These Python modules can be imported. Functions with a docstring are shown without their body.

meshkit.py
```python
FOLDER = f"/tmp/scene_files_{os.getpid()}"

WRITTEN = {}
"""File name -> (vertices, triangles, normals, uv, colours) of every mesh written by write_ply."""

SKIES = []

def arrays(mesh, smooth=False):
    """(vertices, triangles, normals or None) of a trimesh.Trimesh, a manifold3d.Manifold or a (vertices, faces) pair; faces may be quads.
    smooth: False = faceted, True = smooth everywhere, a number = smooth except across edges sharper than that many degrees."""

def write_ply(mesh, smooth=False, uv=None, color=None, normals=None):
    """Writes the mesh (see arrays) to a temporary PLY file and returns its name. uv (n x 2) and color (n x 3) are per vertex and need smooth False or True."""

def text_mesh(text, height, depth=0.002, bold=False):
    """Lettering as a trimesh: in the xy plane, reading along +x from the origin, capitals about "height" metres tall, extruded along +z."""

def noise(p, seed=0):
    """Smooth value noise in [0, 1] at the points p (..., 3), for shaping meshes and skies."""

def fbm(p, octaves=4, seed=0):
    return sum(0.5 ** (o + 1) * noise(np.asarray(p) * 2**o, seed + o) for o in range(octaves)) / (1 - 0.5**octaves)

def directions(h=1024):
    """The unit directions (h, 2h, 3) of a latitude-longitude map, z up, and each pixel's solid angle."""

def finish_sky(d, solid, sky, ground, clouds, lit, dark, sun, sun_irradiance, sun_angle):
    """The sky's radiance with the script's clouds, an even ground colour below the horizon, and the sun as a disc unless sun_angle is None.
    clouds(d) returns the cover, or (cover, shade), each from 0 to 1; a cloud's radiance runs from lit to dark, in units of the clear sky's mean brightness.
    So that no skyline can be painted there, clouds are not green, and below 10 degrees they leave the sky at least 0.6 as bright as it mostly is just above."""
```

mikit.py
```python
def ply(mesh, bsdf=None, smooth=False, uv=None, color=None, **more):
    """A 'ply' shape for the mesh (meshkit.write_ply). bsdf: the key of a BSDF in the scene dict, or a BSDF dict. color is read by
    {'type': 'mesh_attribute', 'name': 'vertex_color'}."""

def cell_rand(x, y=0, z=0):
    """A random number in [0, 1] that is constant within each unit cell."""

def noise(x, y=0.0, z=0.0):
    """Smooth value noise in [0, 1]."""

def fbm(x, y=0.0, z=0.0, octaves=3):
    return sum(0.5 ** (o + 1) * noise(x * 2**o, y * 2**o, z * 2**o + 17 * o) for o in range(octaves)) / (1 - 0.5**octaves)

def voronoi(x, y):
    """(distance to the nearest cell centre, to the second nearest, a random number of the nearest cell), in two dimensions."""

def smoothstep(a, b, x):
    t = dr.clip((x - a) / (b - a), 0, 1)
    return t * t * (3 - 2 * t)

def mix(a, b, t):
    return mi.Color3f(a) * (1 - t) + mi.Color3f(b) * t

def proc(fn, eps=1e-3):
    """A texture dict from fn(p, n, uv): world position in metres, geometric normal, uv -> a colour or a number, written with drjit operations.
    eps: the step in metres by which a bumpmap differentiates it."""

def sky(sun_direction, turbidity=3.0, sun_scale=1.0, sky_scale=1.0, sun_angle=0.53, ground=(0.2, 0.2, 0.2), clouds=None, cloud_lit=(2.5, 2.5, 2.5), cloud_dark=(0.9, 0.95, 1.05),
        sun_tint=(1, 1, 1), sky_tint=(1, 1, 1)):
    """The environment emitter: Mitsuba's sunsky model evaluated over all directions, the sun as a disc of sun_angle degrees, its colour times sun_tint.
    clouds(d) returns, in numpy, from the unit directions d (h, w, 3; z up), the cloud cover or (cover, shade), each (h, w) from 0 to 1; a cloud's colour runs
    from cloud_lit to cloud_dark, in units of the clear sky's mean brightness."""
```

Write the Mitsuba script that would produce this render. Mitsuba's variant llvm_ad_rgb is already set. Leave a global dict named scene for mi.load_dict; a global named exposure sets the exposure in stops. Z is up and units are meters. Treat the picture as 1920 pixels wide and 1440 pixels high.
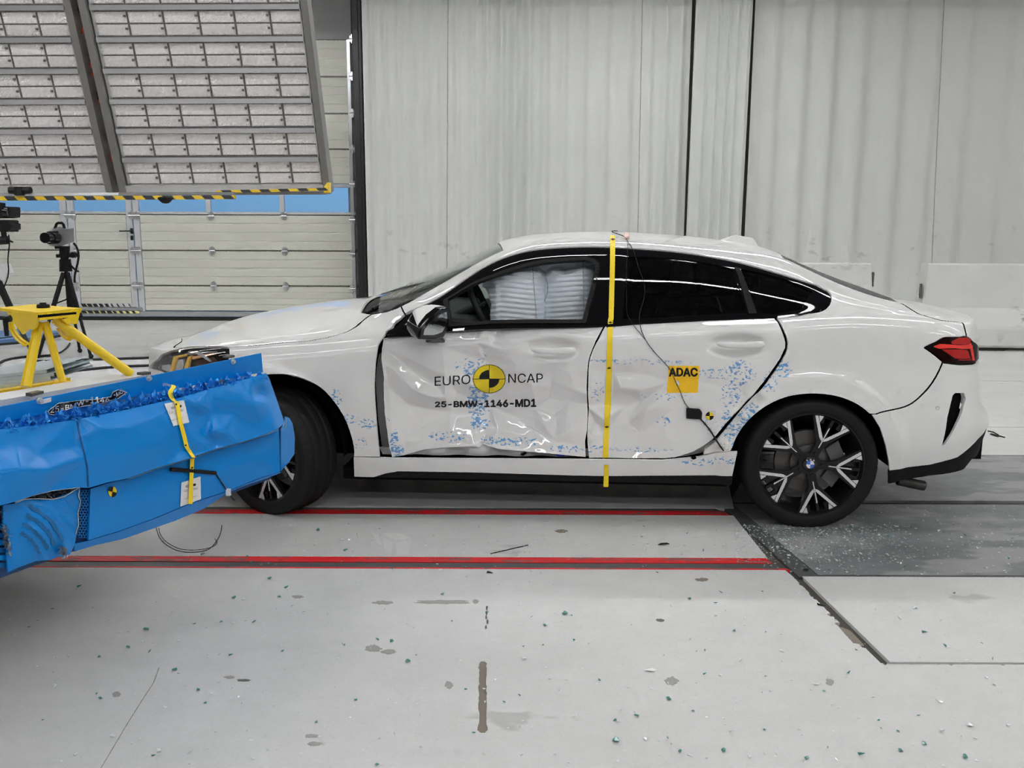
import math, random
import numpy as np, trimesh, shapely
import mitsuba as mi, drjit as dr
import mikit, meshkit
from shapely.geometry import Polygon, LineString, Point
from scipy.interpolate import PchipInterpolator, RectBivariateSpline, LinearNDInterpolator
from scipy.ndimage import gaussian_filter1d, gaussian_filter
from scipy.spatial import Delaunay

T = mi.ScalarTransform4f
scene, labels = {}, {}

# ---------------------------------------------------------------- camera, sky, lights, exposure
FPX, PITCH, ROLL, H = 1650.0, math.radians(9.6), math.radians(0.2), 1.39
_cp, _sp = math.cos(PITCH), math.sin(PITCH)
FWD = np.array([0, _cp, -_sp]); _R0 = np.array([1.0, 0, 0]); _U0 = np.array([0, _sp, _cp])
RIGHT = math.cos(ROLL) * _R0 + math.sin(ROLL) * _U0
UP = -math.sin(ROLL) * _R0 + math.cos(ROLL) * _U0
CAM = np.array([0, 0, H])
scene['camera'] = {'type': 'perspective', 'fov': math.degrees(2 * math.atan(960 / FPX)), 'fov_axis': 'x',
                   'to_world': T().look_at(origin=CAM.tolist(), target=(CAM + FWD).tolist(), up=UP.tolist()), 'near_clip': 0.05, 'far_clip': 200.0}
scene['sky'] = mikit.sky((0.3, 0.9, 0.6), turbidity=2.5, sun_scale=0.0, sky_scale=1.7, sky_tint=(.62, 1.0, 1.55))
exposure = 0.25

LAMP_POWER = 25.0
def strip_light(key, x0, x1, y, z, w=0.16, power=LAMP_POWER, label=None):
    """a long ceiling luminaire: white housing and a glowing diffuser under it"""
    L = x1 - x0
    housing = trimesh.creation.box((L, w + 0.06, 0.06)); housing.apply_translation(((x0 + x1) / 2, y, z + 0.045))
    dif = trimesh.creation.box((L - 0.04, w, 0.03)); dif.apply_translation(((x0 + x1) / 2, y, z))
    scene[key + '__housing'] = mikit.ply(housing, {'type': 'diffuse', 'reflectance': {'type': 'rgb', 'value': [.7, .7, .7]}})
    scene[key + '__diffuser'] = mikit.ply(dif, {'type': 'diffuse', 'reflectance': {'type': 'rgb', 'value': [.8, .8, .8]}},
                                          emitter={'type': 'area', 'radiance': {'type': 'rgb', 'value': [power, power, power]}})
    labels[key] = {'label': label or 'long white strip light hanging under the hall ceiling', 'category': 'ceiling light', 'group': 'strip lights under the hall ceiling'}
_n = 0
for ry, (ly, lz, lp) in enumerate(((-6.4, 5.4, 1.3), (-3.0, 5.4, 1.2), (0.6, 5.4, .85), (4.2, 5.4, .8), (7.8, 5.4, 1.25), (11.2, 4.95, 1.0))):
    for cx_, lx in enumerate((-9.5, -1.6, 6.3)):
        strip_light('ceiling_light' + ('_%03d' % _n if _n else ''), lx, lx + 6.6, ly, lz, power=LAMP_POWER * lp * (.25 if ry == 5 and cx_ == 2 else .7 if ry == 4 and cx_ == 2 else 1.8 if ry == 3 and cx_ == 0 else .55 if ry < 3 and cx_ == 0 else 1.25 if cx_ == 0 else 1.0),
                    label='%s strip light in the %s row above the hall floor' % (('left', 'middle', 'right')[cx_], ('rearmost', 'second', 'third', 'fourth', 'fifth', 'sixth')[ry])); _n += 1

# ---------------------------------------------------------------- helpers
def rgb(*c):
    return {'type': 'rgb', 'value': [float(v) for v in c]}
def srgb(r, g, b):
    return [((v / 255 + .055) / 1.055) ** 2.4 if v > 10 else v / 255 / 12.92 for v in (r, g, b)]
def mat(key, base, rough=.5, metal=0., spec=.5, coat=0., coatg=.95, two=True, **more):
    d = {'type': 'principled', 'base_color': base if isinstance(base, dict) else rgb(*base), 'roughness': rough, 'metallic': metal, 'specular': spec}
    if coat: d.update({'clearcoat': coat, 'clearcoat_gloss': coatg})
    d.update(more)
    scene[key] = {'type': 'twosided', 'bsdf': d} if two else d
    return key
def add(key, mesh, m, smooth=30, **kw):
    k, n = key, 1
    while k in scene:
        k = '%s_%03d' % (key, n); n += 1
    scene[k] = mikit.ply(mesh, m, smooth=smooth, **kw)
    return k
def newkey(key):
    n, k = 1, key
    while k in labels or any(q == k or q.startswith(k + '__') for q in scene):
        k = '%s_%03d' % (key, n); n += 1
    return k
def tag(key, label, cat=None, group=None, kind=None):
    d = labels.setdefault(key, {})
    if label: d['label'] = label
    if cat: d['category'] = cat
    if group: d['group'] = group
    if kind: d['kind'] = kind
cat = trimesh.util.concatenate
def box(sx, sy, sz, c=(0, 0, 0), bevel=0.0):
    if bevel > 0:
        a, b, d = sx / 2, sy / 2, sz / 2
        pts = []
        for i in (-1, 1):
            for j in (-1, 1):
                for k in (-1, 1):
                    pts += [(i * (a - bevel), j * b if False else j * (b - bevel), k * d), (i * (a - bevel), j * b, k * (d - bevel)), (i * a, j * (b - bevel), k * (d - bevel))]
        m = trimesh.convex.convex_hull(np.array(pts))
    else:
        m = trimesh.creation.box((sx, sy, sz))
    m.apply_translation(c); return m
def tube(pts, r, n=10, caps=True, closed=False):
    pts = np.asarray(pts, float); r = np.broadcast_to(np.asarray(r, float), (len(pts),))
    tan = np.gradient(pts, axis=0); tan /= np.maximum(np.linalg.norm(tan, axis=1, keepdims=True), 1e-9)
    ref = np.array([0, 0, 1.0]) if abs(tan[0, 2]) < .9 else np.array([1.0, 0, 0])
    u = np.cross(ref, tan[0]); u /= np.linalg.norm(u)
    V, F = [], []
    a = np.arange(n) * 2 * np.pi / n
    for i in range(len(pts)):
        u = u - tan[i] * (u @ tan[i]); u /= np.linalg.norm(u); v = np.cross(tan[i], u)
        V.append(pts[i] + r[i] * (np.cos(a)[:, None] * u + np.sin(a)[:, None] * v))
    V = np.vstack(V)
    for i in range(len(pts) - 1):
        for k in range(n):
            p, q = i * n + k, i * n + (k + 1) % n
            F += [[p, q, q + n], [p, q + n, p + n]]
    if caps:
        c0, c1 = len(V), len(V) + 1
        V = np.vstack([V, pts[:1], pts[-1:]]); o = (len(pts) - 1) * n
        for k in range(n):
            F += [[c0, (k + 1) % n, k], [c1, o + k, o + (k + 1) % n]]
    return trimesh.Trimesh(V, F, process=False)
def smooth_path(pts, n=40):
    pts = np.asarray(pts, float); t = np.r_[0, np.cumsum(np.linalg.norm(np.diff(pts, axis=0), axis=1))]
    from scipy.interpolate import make_interp_spline
    return make_interp_spline(t, pts, k=min(3, len(pts) - 1))(np.linspace(0, t[-1], n))
def lathe(prof, n=64, axis='y', a0=0., a1=2 * np.pi):
    """profile rows (radius, along) turned about the axis"""
    prof = np.asarray(prof, float); full = abs(a1 - a0 - 2 * np.pi) < 1e-6
    a = np.linspace(a0, a1, n, endpoint=not full); m = len(prof)
    c, s = np.cos(a)[:, None], np.sin(a)[:, None]
    r, h = prof[:, 0][None], prof[:, 1][None]
    X = np.stack([r * c, h + 0 * c, r * s], -1) if axis == 'y' else np.stack([r * c, r * s, h + 0 * c], -1)
    V = X.reshape(-1, 3); F = []
    for i in range(n if full else n - 1):
        j = (i + 1) % n
        for k in range(m - 1):
            F += [[i * m + k, i * m + k + 1, j * m + k + 1], [i * m + k, j * m + k + 1, j * m + k]]
    return trimesh.Trimesh(V, F, process=False)
def prism(poly, z0, z1):
    """shapely polygon in xz extruded along y from z0 to z1"""
    m = cat([trimesh.creation.extrude_polygon(g, z1 - z0, engine='earcut') for g in getattr(poly, 'geoms', [poly])])
    v = m.vertices.copy(); m.vertices = np.c_[v[:, 0], v[:, 2] + z0, v[:, 1]]; m.invert(); return m
def rays(px):
    px = np.atleast_2d(np.asarray(px, float))
    d = FWD + (px[:, :1] - 960) / FPX * RIGHT - (px[:, 1:] - 720) / FPX * UP
    return d
def project(p):
    q = np.asarray(p, float) - CAM
    zc = q @ FWD
    return np.stack([960 + FPX * (q @ RIGHT) / zc, 720 - FPX * (q @ UP) / zc], -1)
def on_y(px, y):
    """the points of the vertical plane y = const that are seen at these pixels"""
    d = rays(px); return CAM + d * (np.broadcast_to(y, (len(d),)) / d[:, 1])[:, None]
def on_floor(px, z=0.0):
    d = rays(px); return CAM + d * ((z - H) / d[:, 2])[:, None]
def on_plane(px, p0, n):
    d = rays(px); return CAM + d * (((np.asarray(p0) - CAM) @ n) / (d @ n))[:, None]
def Z(x0, y0, k, pts):
    return [(x0 + u / k, y0 + v / k) for u, v in pts]
def resample(pts, h, closed=True):
    pts = np.asarray(pts, float)
    if closed: pts = np.vstack([pts, pts[:1]])
    out = []
    for a, b in zip(pts[:-1], pts[1:]):
        n = max(1, int(math.ceil(np.linalg.norm(b - a) / h - 1e-6)))
        out.append(a + (b - a) * (np.arange(n) / n)[:, None])
    out = np.vstack(out)
    return out if closed else np.vstack([out, pts[-1:]])
def tri2d(poly, h):
    """triangles of a shapely polygon with inner points h apart; (points, triangles, boundary loops)"""
    P, loops = [], []
    for g in getattr(poly, 'geoms', [poly]):
        for ring in [g.exterior, *g.interiors]:
            r = resample(np.asarray(ring.coords)[:-1], h)
            loops.append(np.arange(len(r)) + sum(map(len, P))); P.append(r)
    x0, y0, x1, y1 = poly.bounds
    gx, gy = np.meshgrid(np.arange(x0, x1, h), np.arange(y0, y1, h * .866))
    gx = gx + (np.arange(len(gx)) % 2)[:, None] * h / 2
    q = np.c_[gx.ravel(), gy.ravel()]
    q = q[shapely.contains_xy(poly.buffer(-.55 * h), q[:, 0], q[:, 1])] if not poly.buffer(-.55 * h).is_empty else q[:0]
    P.append(q); P = np.vstack(P)
    f = Delaunay(P).simplices
    c = P[f].mean(1)
    f = f[shapely.contains_xy(poly, c[:, 0], c[:, 1])]
    a = P[f]; ar = (a[:, 1, 0] - a[:, 0, 0]) * (a[:, 2, 1] - a[:, 0, 1]) - (a[:, 1, 1] - a[:, 0, 1]) * (a[:, 2, 0] - a[:, 0, 0])
    f[ar < 0] = f[ar < 0][:, ::-1]
    return P, f[np.abs(ar) > 1e-9], loops
def fixpoly(pts):
    p = Polygon(pts)
    if not p.is_valid: p = p.buffer(0)
    if p.geom_type != 'Polygon': p = max(p.geoms, key=lambda g: g.area)
    return p
def shell(front, back, f, loops):
    """a sheet with thickness: the front vertices, the back vertices and walls along the loops"""
    n = len(front); V = np.vstack([front, back]); F = [f, f[:, ::-1] + n]
    for l in loops:
        m = np.roll(l, -1)
        F += [np.c_[l, l + n, m + n], np.c_[l, m + n, m]]
    return trimesh.Trimesh(V, np.vstack(F), process=False)
def facet_field(ctrl, smooth=0):
    """piecewise flat field through control rows (x, y, value): creased sheet metal"""
    c = np.asarray(ctrl, float)
    return LinearNDInterpolator(c[:, :2], c[:, 2], fill_value=0.0)
#PART2
# ---------------------------------------------------------------- the hall
YD = float(on_floor([(400, 601)])[0, 1])                  # plane of the sectional door
XL, XRT, YF, YBK, ZC = -12.5, 12.5, -9.5, YD + 0.75, 8.2
def floor_fn(p, n, uv):
    a = mikit.fbm(p.x * .9, p.y * 2.2, 3., 4)
    b = mikit.fbm(p.x * 9, p.y * 16, 7., 3)
    c = mikit.noise(p.x * 160, p.y * 160, 2.)
    sc = mikit.smoothstep(.70, .80, mikit.fbm(p.x * 1.7, p.y * 5.5, 11., 4)) * mikit.smoothstep(.45, .6, b)
    v = 1. + .16 * (a - .5) + .08 * (b - .5) + .05 * (c - .5)
    return mikit.mix(mi.Color3f(.52, .52, .512) * v, mi.Color3f(.20, .20, .19), .4 * sc)
def plate_fn(p, n, uv):
    a = mikit.fbm(p.x * 2.2, p.y * 5, 5., 4); b = mikit.fbm(p.x * 14, p.y * 30, 1., 3); w = mikit.smoothstep(.5, .66, mikit.fbm(p.x * 3.1, p.y * 7, 21., 4))
    return mikit.mix(mi.Color3f(.135, .145, .146) * (1 + .5 * (a - .5) + .25 * (b - .5)), mi.Color3f(.27, .27, .265), .6 * w)
mat('concrete_floor', mikit.proc(floor_fn), rough=.42, spec=.35)
mat('steel_plate', mikit.proc(plate_fn), rough=.34, spec=.5)
mat('joint_dark', (.05, .046, .04), rough=.9)
mat('plate_frame', (.06, .063, .063), rough=.4, spec=.5)
def red_fn(p, n, uv):
    w = mikit.smoothstep(.56, .70, mikit.fbm(p.x * 10, p.y * 40, 2., 3))
    return mikit.mix(mi.Color3f(.50, .012, .016), mi.Color3f(.13, .07, .065), .75 * w)
mat('red_floor_paint', mikit.proc(red_fn), rough=.5)
def slab(name, pts, m, z=0.0, th=.014, r=.0, parent='floor'):
    p = fixpoly(np.asarray(pts)[:, :2]) if not hasattr(pts, 'geom_type') else pts
    me = trimesh.creation.extrude_polygon(p, th, engine='earcut'); me.apply_translation((0, 0, z - th))
    return add(parent + '__' + name, me, m, False)
fl = trimesh.creation.box((XRT - XL, YBK - YF, .1)); fl.apply_translation(((XL + XRT) / 2, (YF + YBK) / 2, -.05 - .013)); add('floor', fl, 'joint_dark', False)
tag('floor', 'light grey concrete hall floor with guide rails and steel plates', kind='structure')
F = lambda *p: on_floor(p)[:, :2]
yl = lambda px, y: float(on_floor([(px, y)])[0, 1])
j0, j1, j2, j3 = F((1366, 962), (1470, 1066), (1490, 1080), (1658, 1243))
yb_ = yl(1800, 1244); ya_ = yl(1700, 1082); L2a, L2b, L2c, L2d = [yl(960, v) for v in (1045, 1055, 1064.5, 1067)]
L1a, L1b = yl(960, 965), yl(960, 952)
S_front = Polygon([(XL, L2d), (j1[0], L2d), j2 + [-.01, 0], j3 + [-.012, .0], (j3[0] + .02, yb_ - .006), (XRT, yb_ - .006), (XRT, YF), (XL, YF)])
rng = np.random.RandomState(5)
groove = [on_floor([(905, 1240)])[0, :2], on_floor([(905, 1374)])[0, :2]]
gl = np.array([groove[0] + (groove[1] - groove[0]) * t for t in np.linspace(0, 1, 30)])
gw = .010 + .004 * rng.rand(30); gw[0] = gw[-1] = .006
gp = fixpoly(np.vstack([gl + np.c_[gw, 0 * gw], (gl - np.c_[gw * (.8 + .4 * rng.rand(30)), 0 * gw])[::-1]]))
chip = []
for t in np.linspace(0.02, .98, 46):
    c = j2 + (j3 - j2) * t; r = .004 + .012 * rng.rand() ** 2
    chip.append(Point(*(c + rng.randn(2) * .008)).buffer(r, 3))
for t in np.linspace(0.0, .9, 22): chip.append(Point(j3[0] + t * 1.0, yb_ - .006 + rng.randn() * .003).buffer(.003 + .007 * rng.rand() ** 3, 3))
chips = shapely.union_all(chip)
big = fixpoly(F((1570, 1172), (1592, 1180), (1612, 1200), (1618, 1208), (1600, 1206), (1585, 1190)))
S_front = S_front.difference(gp).difference(chips).difference(big); S_front = max(getattr(S_front, 'geoms', [S_front]), key=lambda g: g.area)
slab('slab', S_front, 'concrete_floor')
mat('brown_fill', (.17, .145, .115), rough=.9)
slab('groove_filler', gp.buffer(.003), 'brown_fill', z=-.004, th=.008)
slab('broken_edge', big.buffer(.004), 'brown_fill', z=-.004, th=.008)
slab('slab', [j2 + [.03, -.004], (XRT, ya_ - .012), (XRT, yb_ + .006), j3 + [.022, .006]], 'concrete_floor')
slab('slab', [(XL, L1a), (j0[0] + .015, L1a), (j1[0] - .035, L2a), (XL, L2a)], 'concrete_floor')
slab('slab', [(XL, L1b), (XL, YBK), (XRT, YBK), (XRT, yl(1880, 714)), (1.9, yl(1880, 714)), (1.15, L1b)], 'concrete_floor')
y8, y85, y94, y95 = yl(1880, 801), yl(1880, 854), yl(1800, 939), yl(1800, 946)
slab('slab', [(1.9, yl(1880, 714) - .012), (XRT, yl(1880, 714) - .012), (XRT, y8 + .006), (1.75, y8 + .006)], 'concrete_floor')
slab('slab', [(1.75, y8 - .006), (XRT, y8 - .006), (XRT, y85 + .012), (1.6, y85 + .012)], 'concrete_floor')
slab('steel_plate', [(1.17, y94 + .0), (1.58, y85 - .012), (XRT, y85 - .012), (XRT, y94)], 'steel_plate')
k0 = j0 + [.055, 0]; dv_ = (j1 - j0) / (j1 - j0)[1]
xa = lambda y: float(j0[0] + dv_[0] * (y - j0[1]))
slab('steel_plate', [(xa(y95) + .075, y95), (xa(ya_) + .115, ya_ + .022), (XRT, ya_ + .022), (XRT, y95)], 'steel_plate')
slab('plate_frame', [(xa(y95) + .0, y95), (xa(ya_) + .03, ya_), (xa(ya_) + .11, ya_ + .018), (xa(y95) + .07, y95)], 'plate_frame', z=-.001)
slab('plate_frame', [(xa(ya_) + .035, ya_ - .006), (XRT, ya_ - .006), (XRT, ya_ + .018), (xa(ya_) + .05, ya_ + .018)], 'plate_frame', z=-.001)
slab('rail_paint', [(XL, L2a - .001), (j1[0] - .045, L2a - .001), (j1[0] - .03, L2b + .001), (XL, L2b + .001)], 'red_floor_paint', z=.001)
slab('guide_rail', [(XL, L2b), (j1[0] - .02, L2b), (j1[0], L2c), (XL, L2c)], 'plate_frame', z=-.002)
slab('rail_paint', [(XL, L2c), (j1[0] + .01, L2c), (j1[0] + .02, L2d), (XL, L2d)], 'red_floor_paint', z=.0005)
slab('rail_paint', [(XL, L1a), (j0[0] + .0, L1a), (j0[0] - .02, yl(960, 957)), (XL, yl(960, 957))], 'red_floor_paint', z=.001)
slab('guide_rail', [(XL, yl(960, 957)), (j0[0] - .02, yl(960, 957)), (j0[0] - .05, L1b), (XL, L1b)], 'plate_frame', z=-.002)
# floor marks: worn rubber streaks and a hairline crack lying in the floor paint
mat('worn_mark', (.27, .265, .25), rough=.7); mat('dark_mark', (.10, .10, .095), rough=.7)
def blob(cx, cy, rx, ry, seed, n=26, jag=.35):
    r = np.random.RandomState(seed); a = np.linspace(0, 2 * np.pi, n, endpoint=False); k = 1 - jag * r.rand(n)
    return fixpoly(F(*[(cx + rx * q * math.cos(t), cy + ry * q * math.sin(t)) for t, q in zip(a, k)]))
for i, (cx, cy, rx, ry, m_) in enumerate([(718, 1130, 22, 4, 'worn_mark'), (830, 1129, 60, 4.5, 'worn_mark'), (892, 1128, 7, 4.5, 'worn_mark'), (558, 1119, 13, 3.5, 'worn_mark'), (700, 1216, 18, 8, 'worn_mark'), (728, 1222, 16, 5, 'worn_mark'), (457, 1276, 14, 3, 'dark_mark'), (430, 1270, 12, 3, 'worn_mark'), (218, 1302, 9, 6, 'worn_mark'), (585, 1380, 16, 4, 'worn_mark'), (590, 1395, 14, 5, 'worn_mark'), (842, 1284, 9, 8, 'worn_mark'), (1316, 1087, 14, 4, 'brown_fill'), (1052, 996, 14, 4, 'brown_fill'), (1260, 1277, 15, 9, 'worn_mark'), (1556, 1279, 9, 8, 'worn_mark'), (1238, 1163, 9, 3.5, 'dark_mark')]):
    slab('wear_mark', blob(cx, cy, rx, ry, 100 + i), m_, z=.0007, th=.0007)
ck = F((298, 1252), (288, 1280), (262, 1320), (240, 1355), (222, 1385), (192, 1436), (170, 1475)); ck = LineString(ck).buffer(.0016, cap_style='flat'); slab('hairline_crack', ck, 'worn_mark', z=.0006, th=.0006)
for y in (1140, 1150, 1158, 1166, 1176): slab('wear_mark', blob(912 + rng.randn(), y, 2.5, 5, y, 9), 'dark_mark', z=.0007, th=.0007)
# walls and ceiling
mat('wall_white', (.22, .22, .22), rough=.85); mat('wall_grey', (.30, .31, .30), rough=.8); mat('ceiling_grey', (.07, .07, .07), rough=.9)
def wall(name, c, s, m, label):
    b = trimesh.creation.box(s); b.apply_translation(c); add(name, b, m, False); tag(name, label, kind='structure')
wall('wall_left', (XL - .1, (YF + YBK) / 2, ZC / 2), (.2, YBK - YF, ZC), 'wall_white', 'plain light left wall of the hall')
wall('wall_right', (XRT + .1, (YF + YBK) / 2, ZC / 2), (.2, YBK - YF, ZC), 'wall_white', 'plain light right wall of the hall')
wall('wall_front', (0, YF - .1, ZC / 2), (XRT - XL, .2, ZC), mat('wall_dark', (.045, .045, .045), rough=.9), 'plain dark wall behind the photographer')
wall('ceiling', (0, (YF + YBK) / 2, ZC + .1), (XRT - XL, YBK - YF, .2), 'ceiling_grey', 'grey hall ceiling above the strip lights')
DX0 = float(on_y([(-260, 500)], YD)[0, 0]); DX1 = float(on_y([(667, 400)], YD)[0, 0])
zr = [float(on_y([(400, v)], YD)[0, 2]) for v in (73, 143, 212, 279, 345, 402, 470, 536, 584)]
zt = zr[0]
xs_ = lambda px, v=480: float(on_y([(px, v)], YD)[0, 0])
bw = [box(XRT - DX1 + .12, .7, ZC, ((XRT + DX1) / 2 - .06, YBK - .35, ZC / 2)), box(DX0 - XL, .2, ZC, ((XL + DX0) / 2, YBK - .1, ZC / 2)), box(DX1 - DX0, .2, ZC - zt, ((DX1 + DX0) / 2, YD + .1, (ZC + zt) / 2))]
add('wall_back', cat(bw), 'wall_grey', False); tag('wall_back', 'grey back wall above and beside the sectional door', kind='structure')
# door_1: panels of four bevelled lines each, posts, windows, hinges
mat('door_cream', (.68, .68, .60), rough=.45, spec=.4); mat('aluminium', (.62, .63, .64), rough=.32, metal=.9); mat('post_white', (.60, .61, .63), rough=.4); mat('bright_aluminium', (.82, .83, .84), rough=.28, metal=1.0); mat('dark_steel', (.09, .085, .078), rough=.4, spec=.5)
scene['pane_glass'] = {'type': 'thindielectric', 'int_ior': 1.5, 'specular_transmittance': rgb(.85, .9, .95)}
tag('door_1', 'cream sectional hall door with a row of windows and a wicket door', kind='structure')
def ribbed(x0, x1, z0, z1, y, n=4, d=.045):
    zs, ys = [], []
    for k in range(n):
        a, b = z0 + (z1 - z0) * k / n, z0 + (z1 - z0) * (k + 1) / n
        zs += [a + .006, a + .012, b - .012, b - .006]; ys += [.007, 0, 0, .007]
    zs, ys = np.array(zs), np.array(ys) + y
    pr = np.r_[np.c_[ys, zs], [[y + d, z1], [y + d, z0]]]
    p = Polygon(pr); m = trimesh.creation.extrude_polygon(p, x1 - x0, engine='earcut'); v = m.vertices; m.vertices = np.c_[v[:, 2] + x0, v[:, 0], v[:, 1]]; return m
cols = [(DX0, xs_(118)), (xs_(146), xs_(241)), (xs_(267), xs_(660))]
for zi in range(len(zr) - 1):
    if zi == 4: continue
    for a, b in cols:
        add('door_1__panel', ribbed(a, b, zr[zi + 1] + .006, zr[zi] - .006, YD), 'door_cream', False)
    jm = box(DX1 - DX0, .02, .05, ((DX0 + DX1) / 2, YD + .03, zr[zi])); add('door_1__joint', jm, 'dark_steel', False)
for pxa, pxb in ((119, 131), (133, 145), (242, 253), (255, 266)):
    z0, z1 = zr[8], zr[4]
    add('door_1__post', box(xs_(pxb) - xs_(pxa), .06, z1 - z0, ((xs_(pxa) + xs_(pxb)) / 2, YD + .015, (z0 + z1) / 2), .006), 'post_white', False)
za, zb = float(on_y([(400, 351)], YD)[0, 2]), float(on_y([(400, 397)], YD)[0, 2])
add('door_1__window_rail', box(DX1 - DX0, .06, zr[4] - za, ((DX0 + DX1) / 2, YD + .012, (zr[4] + za) / 2), .005), 'post_white', False)
add('door_1__window_rail', box(DX1 - DX0, .06, zb - zr[5], ((DX0 + DX1) / 2, YD + .012, (zr[5] + zb) / 2), .005), 'post_white', False)
for pxa, pxb in ((0, 1), (391, 400), (528, 537), (-120, -110)):
    add('door_1__mullion', box(max(xs_(pxb) - xs_(pxa), .06), .06, za - zb, ((xs_(pxa) + xs_(pxb)) / 2 - (.3 if pxa == 0 else 0), YD + .012, (za + zb) / 2), .005), 'post_white', False)
for a, b in ((-260, -4), (2, 118), (145, 242), (266, 391), (400, 528), (537, 661)):
    add('door_1__pane', box(xs_(b) - xs_(a), .004, za - zb, ((xs_(a) + xs_(b)) / 2, YD + .03, (za + zb) / 2)), 'pane_glass', False)
add('door_1__stile', box(xs_(667) - xs_(660), .07, zt - .1, ((xs_(667) + xs_(660)) / 2, YD + .01, (zt + .1) / 2), .005), 'aluminium', False)
zbot = float(on_y([(400, 596)], YD)[0, 2])
add('door_1__bottom_rail', box(DX1 - DX0, .07, zr[8] - zbot - .02, ((DX0 + DX1) / 2, YD + .01, (zr[8] + zbot + .02) / 2), .008), 'aluminium', False)
add('door_1__bottom_seal', box(DX1 - DX0, .05, zbot + .012, ((DX0 + DX1) / 2, YD + .02, (zbot + .012) / 2)), mat('rubber', (.008, .008, .008), rough=.7), False)
hin = cat([box(.085, .025, .10, bevel=.006), box(.035, .03, .14, (0, -.004, 0), .005), tube([(-.05, -.02, 0), (.05, -.02, 0)], .009, 8)])
hp = None
for px, v in [(396, 405), (532, 405), (398, 470), (534, 471), (401, 536), (536, 537), (126, 403), (137, 403), (247, 404), (257, 404), (250, 470), (260, 470), (143, 470), (145, 536), (254, 536), (263, 536), (661, 412), (661, 476), (661, 541), (660, 73), (660, 143), (661, 212), (661, 279), (661, 345)]:
    c = on_y([(px, v)], YD - .02)[0]
    hp = hp or mikit.ply(hin, 'bright_aluminium', smooth=False)
    k, n = 'door_1__hinge', 1
    while k in scene: k = 'door_1__hinge_%03d' % n; n += 1
    scene[k] = {**hp, 'to_world': T().translate(c.tolist())}
c = on_y([(247, 433)], YD - .02)[0]
add('door_1__handle', cat([box(.05, .02, .09, (c[0], c[1] - .0, c[2]), .008), tube([c + [0, -.01, .0], c + [0, -.06, .0], c + [-.17, -.065, -.004]], .013, 8)]), 'gloss_black' if 'gloss_black' in scene else mat('handle_black', (.01, .01, .01), rough=.3), 40)
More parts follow.
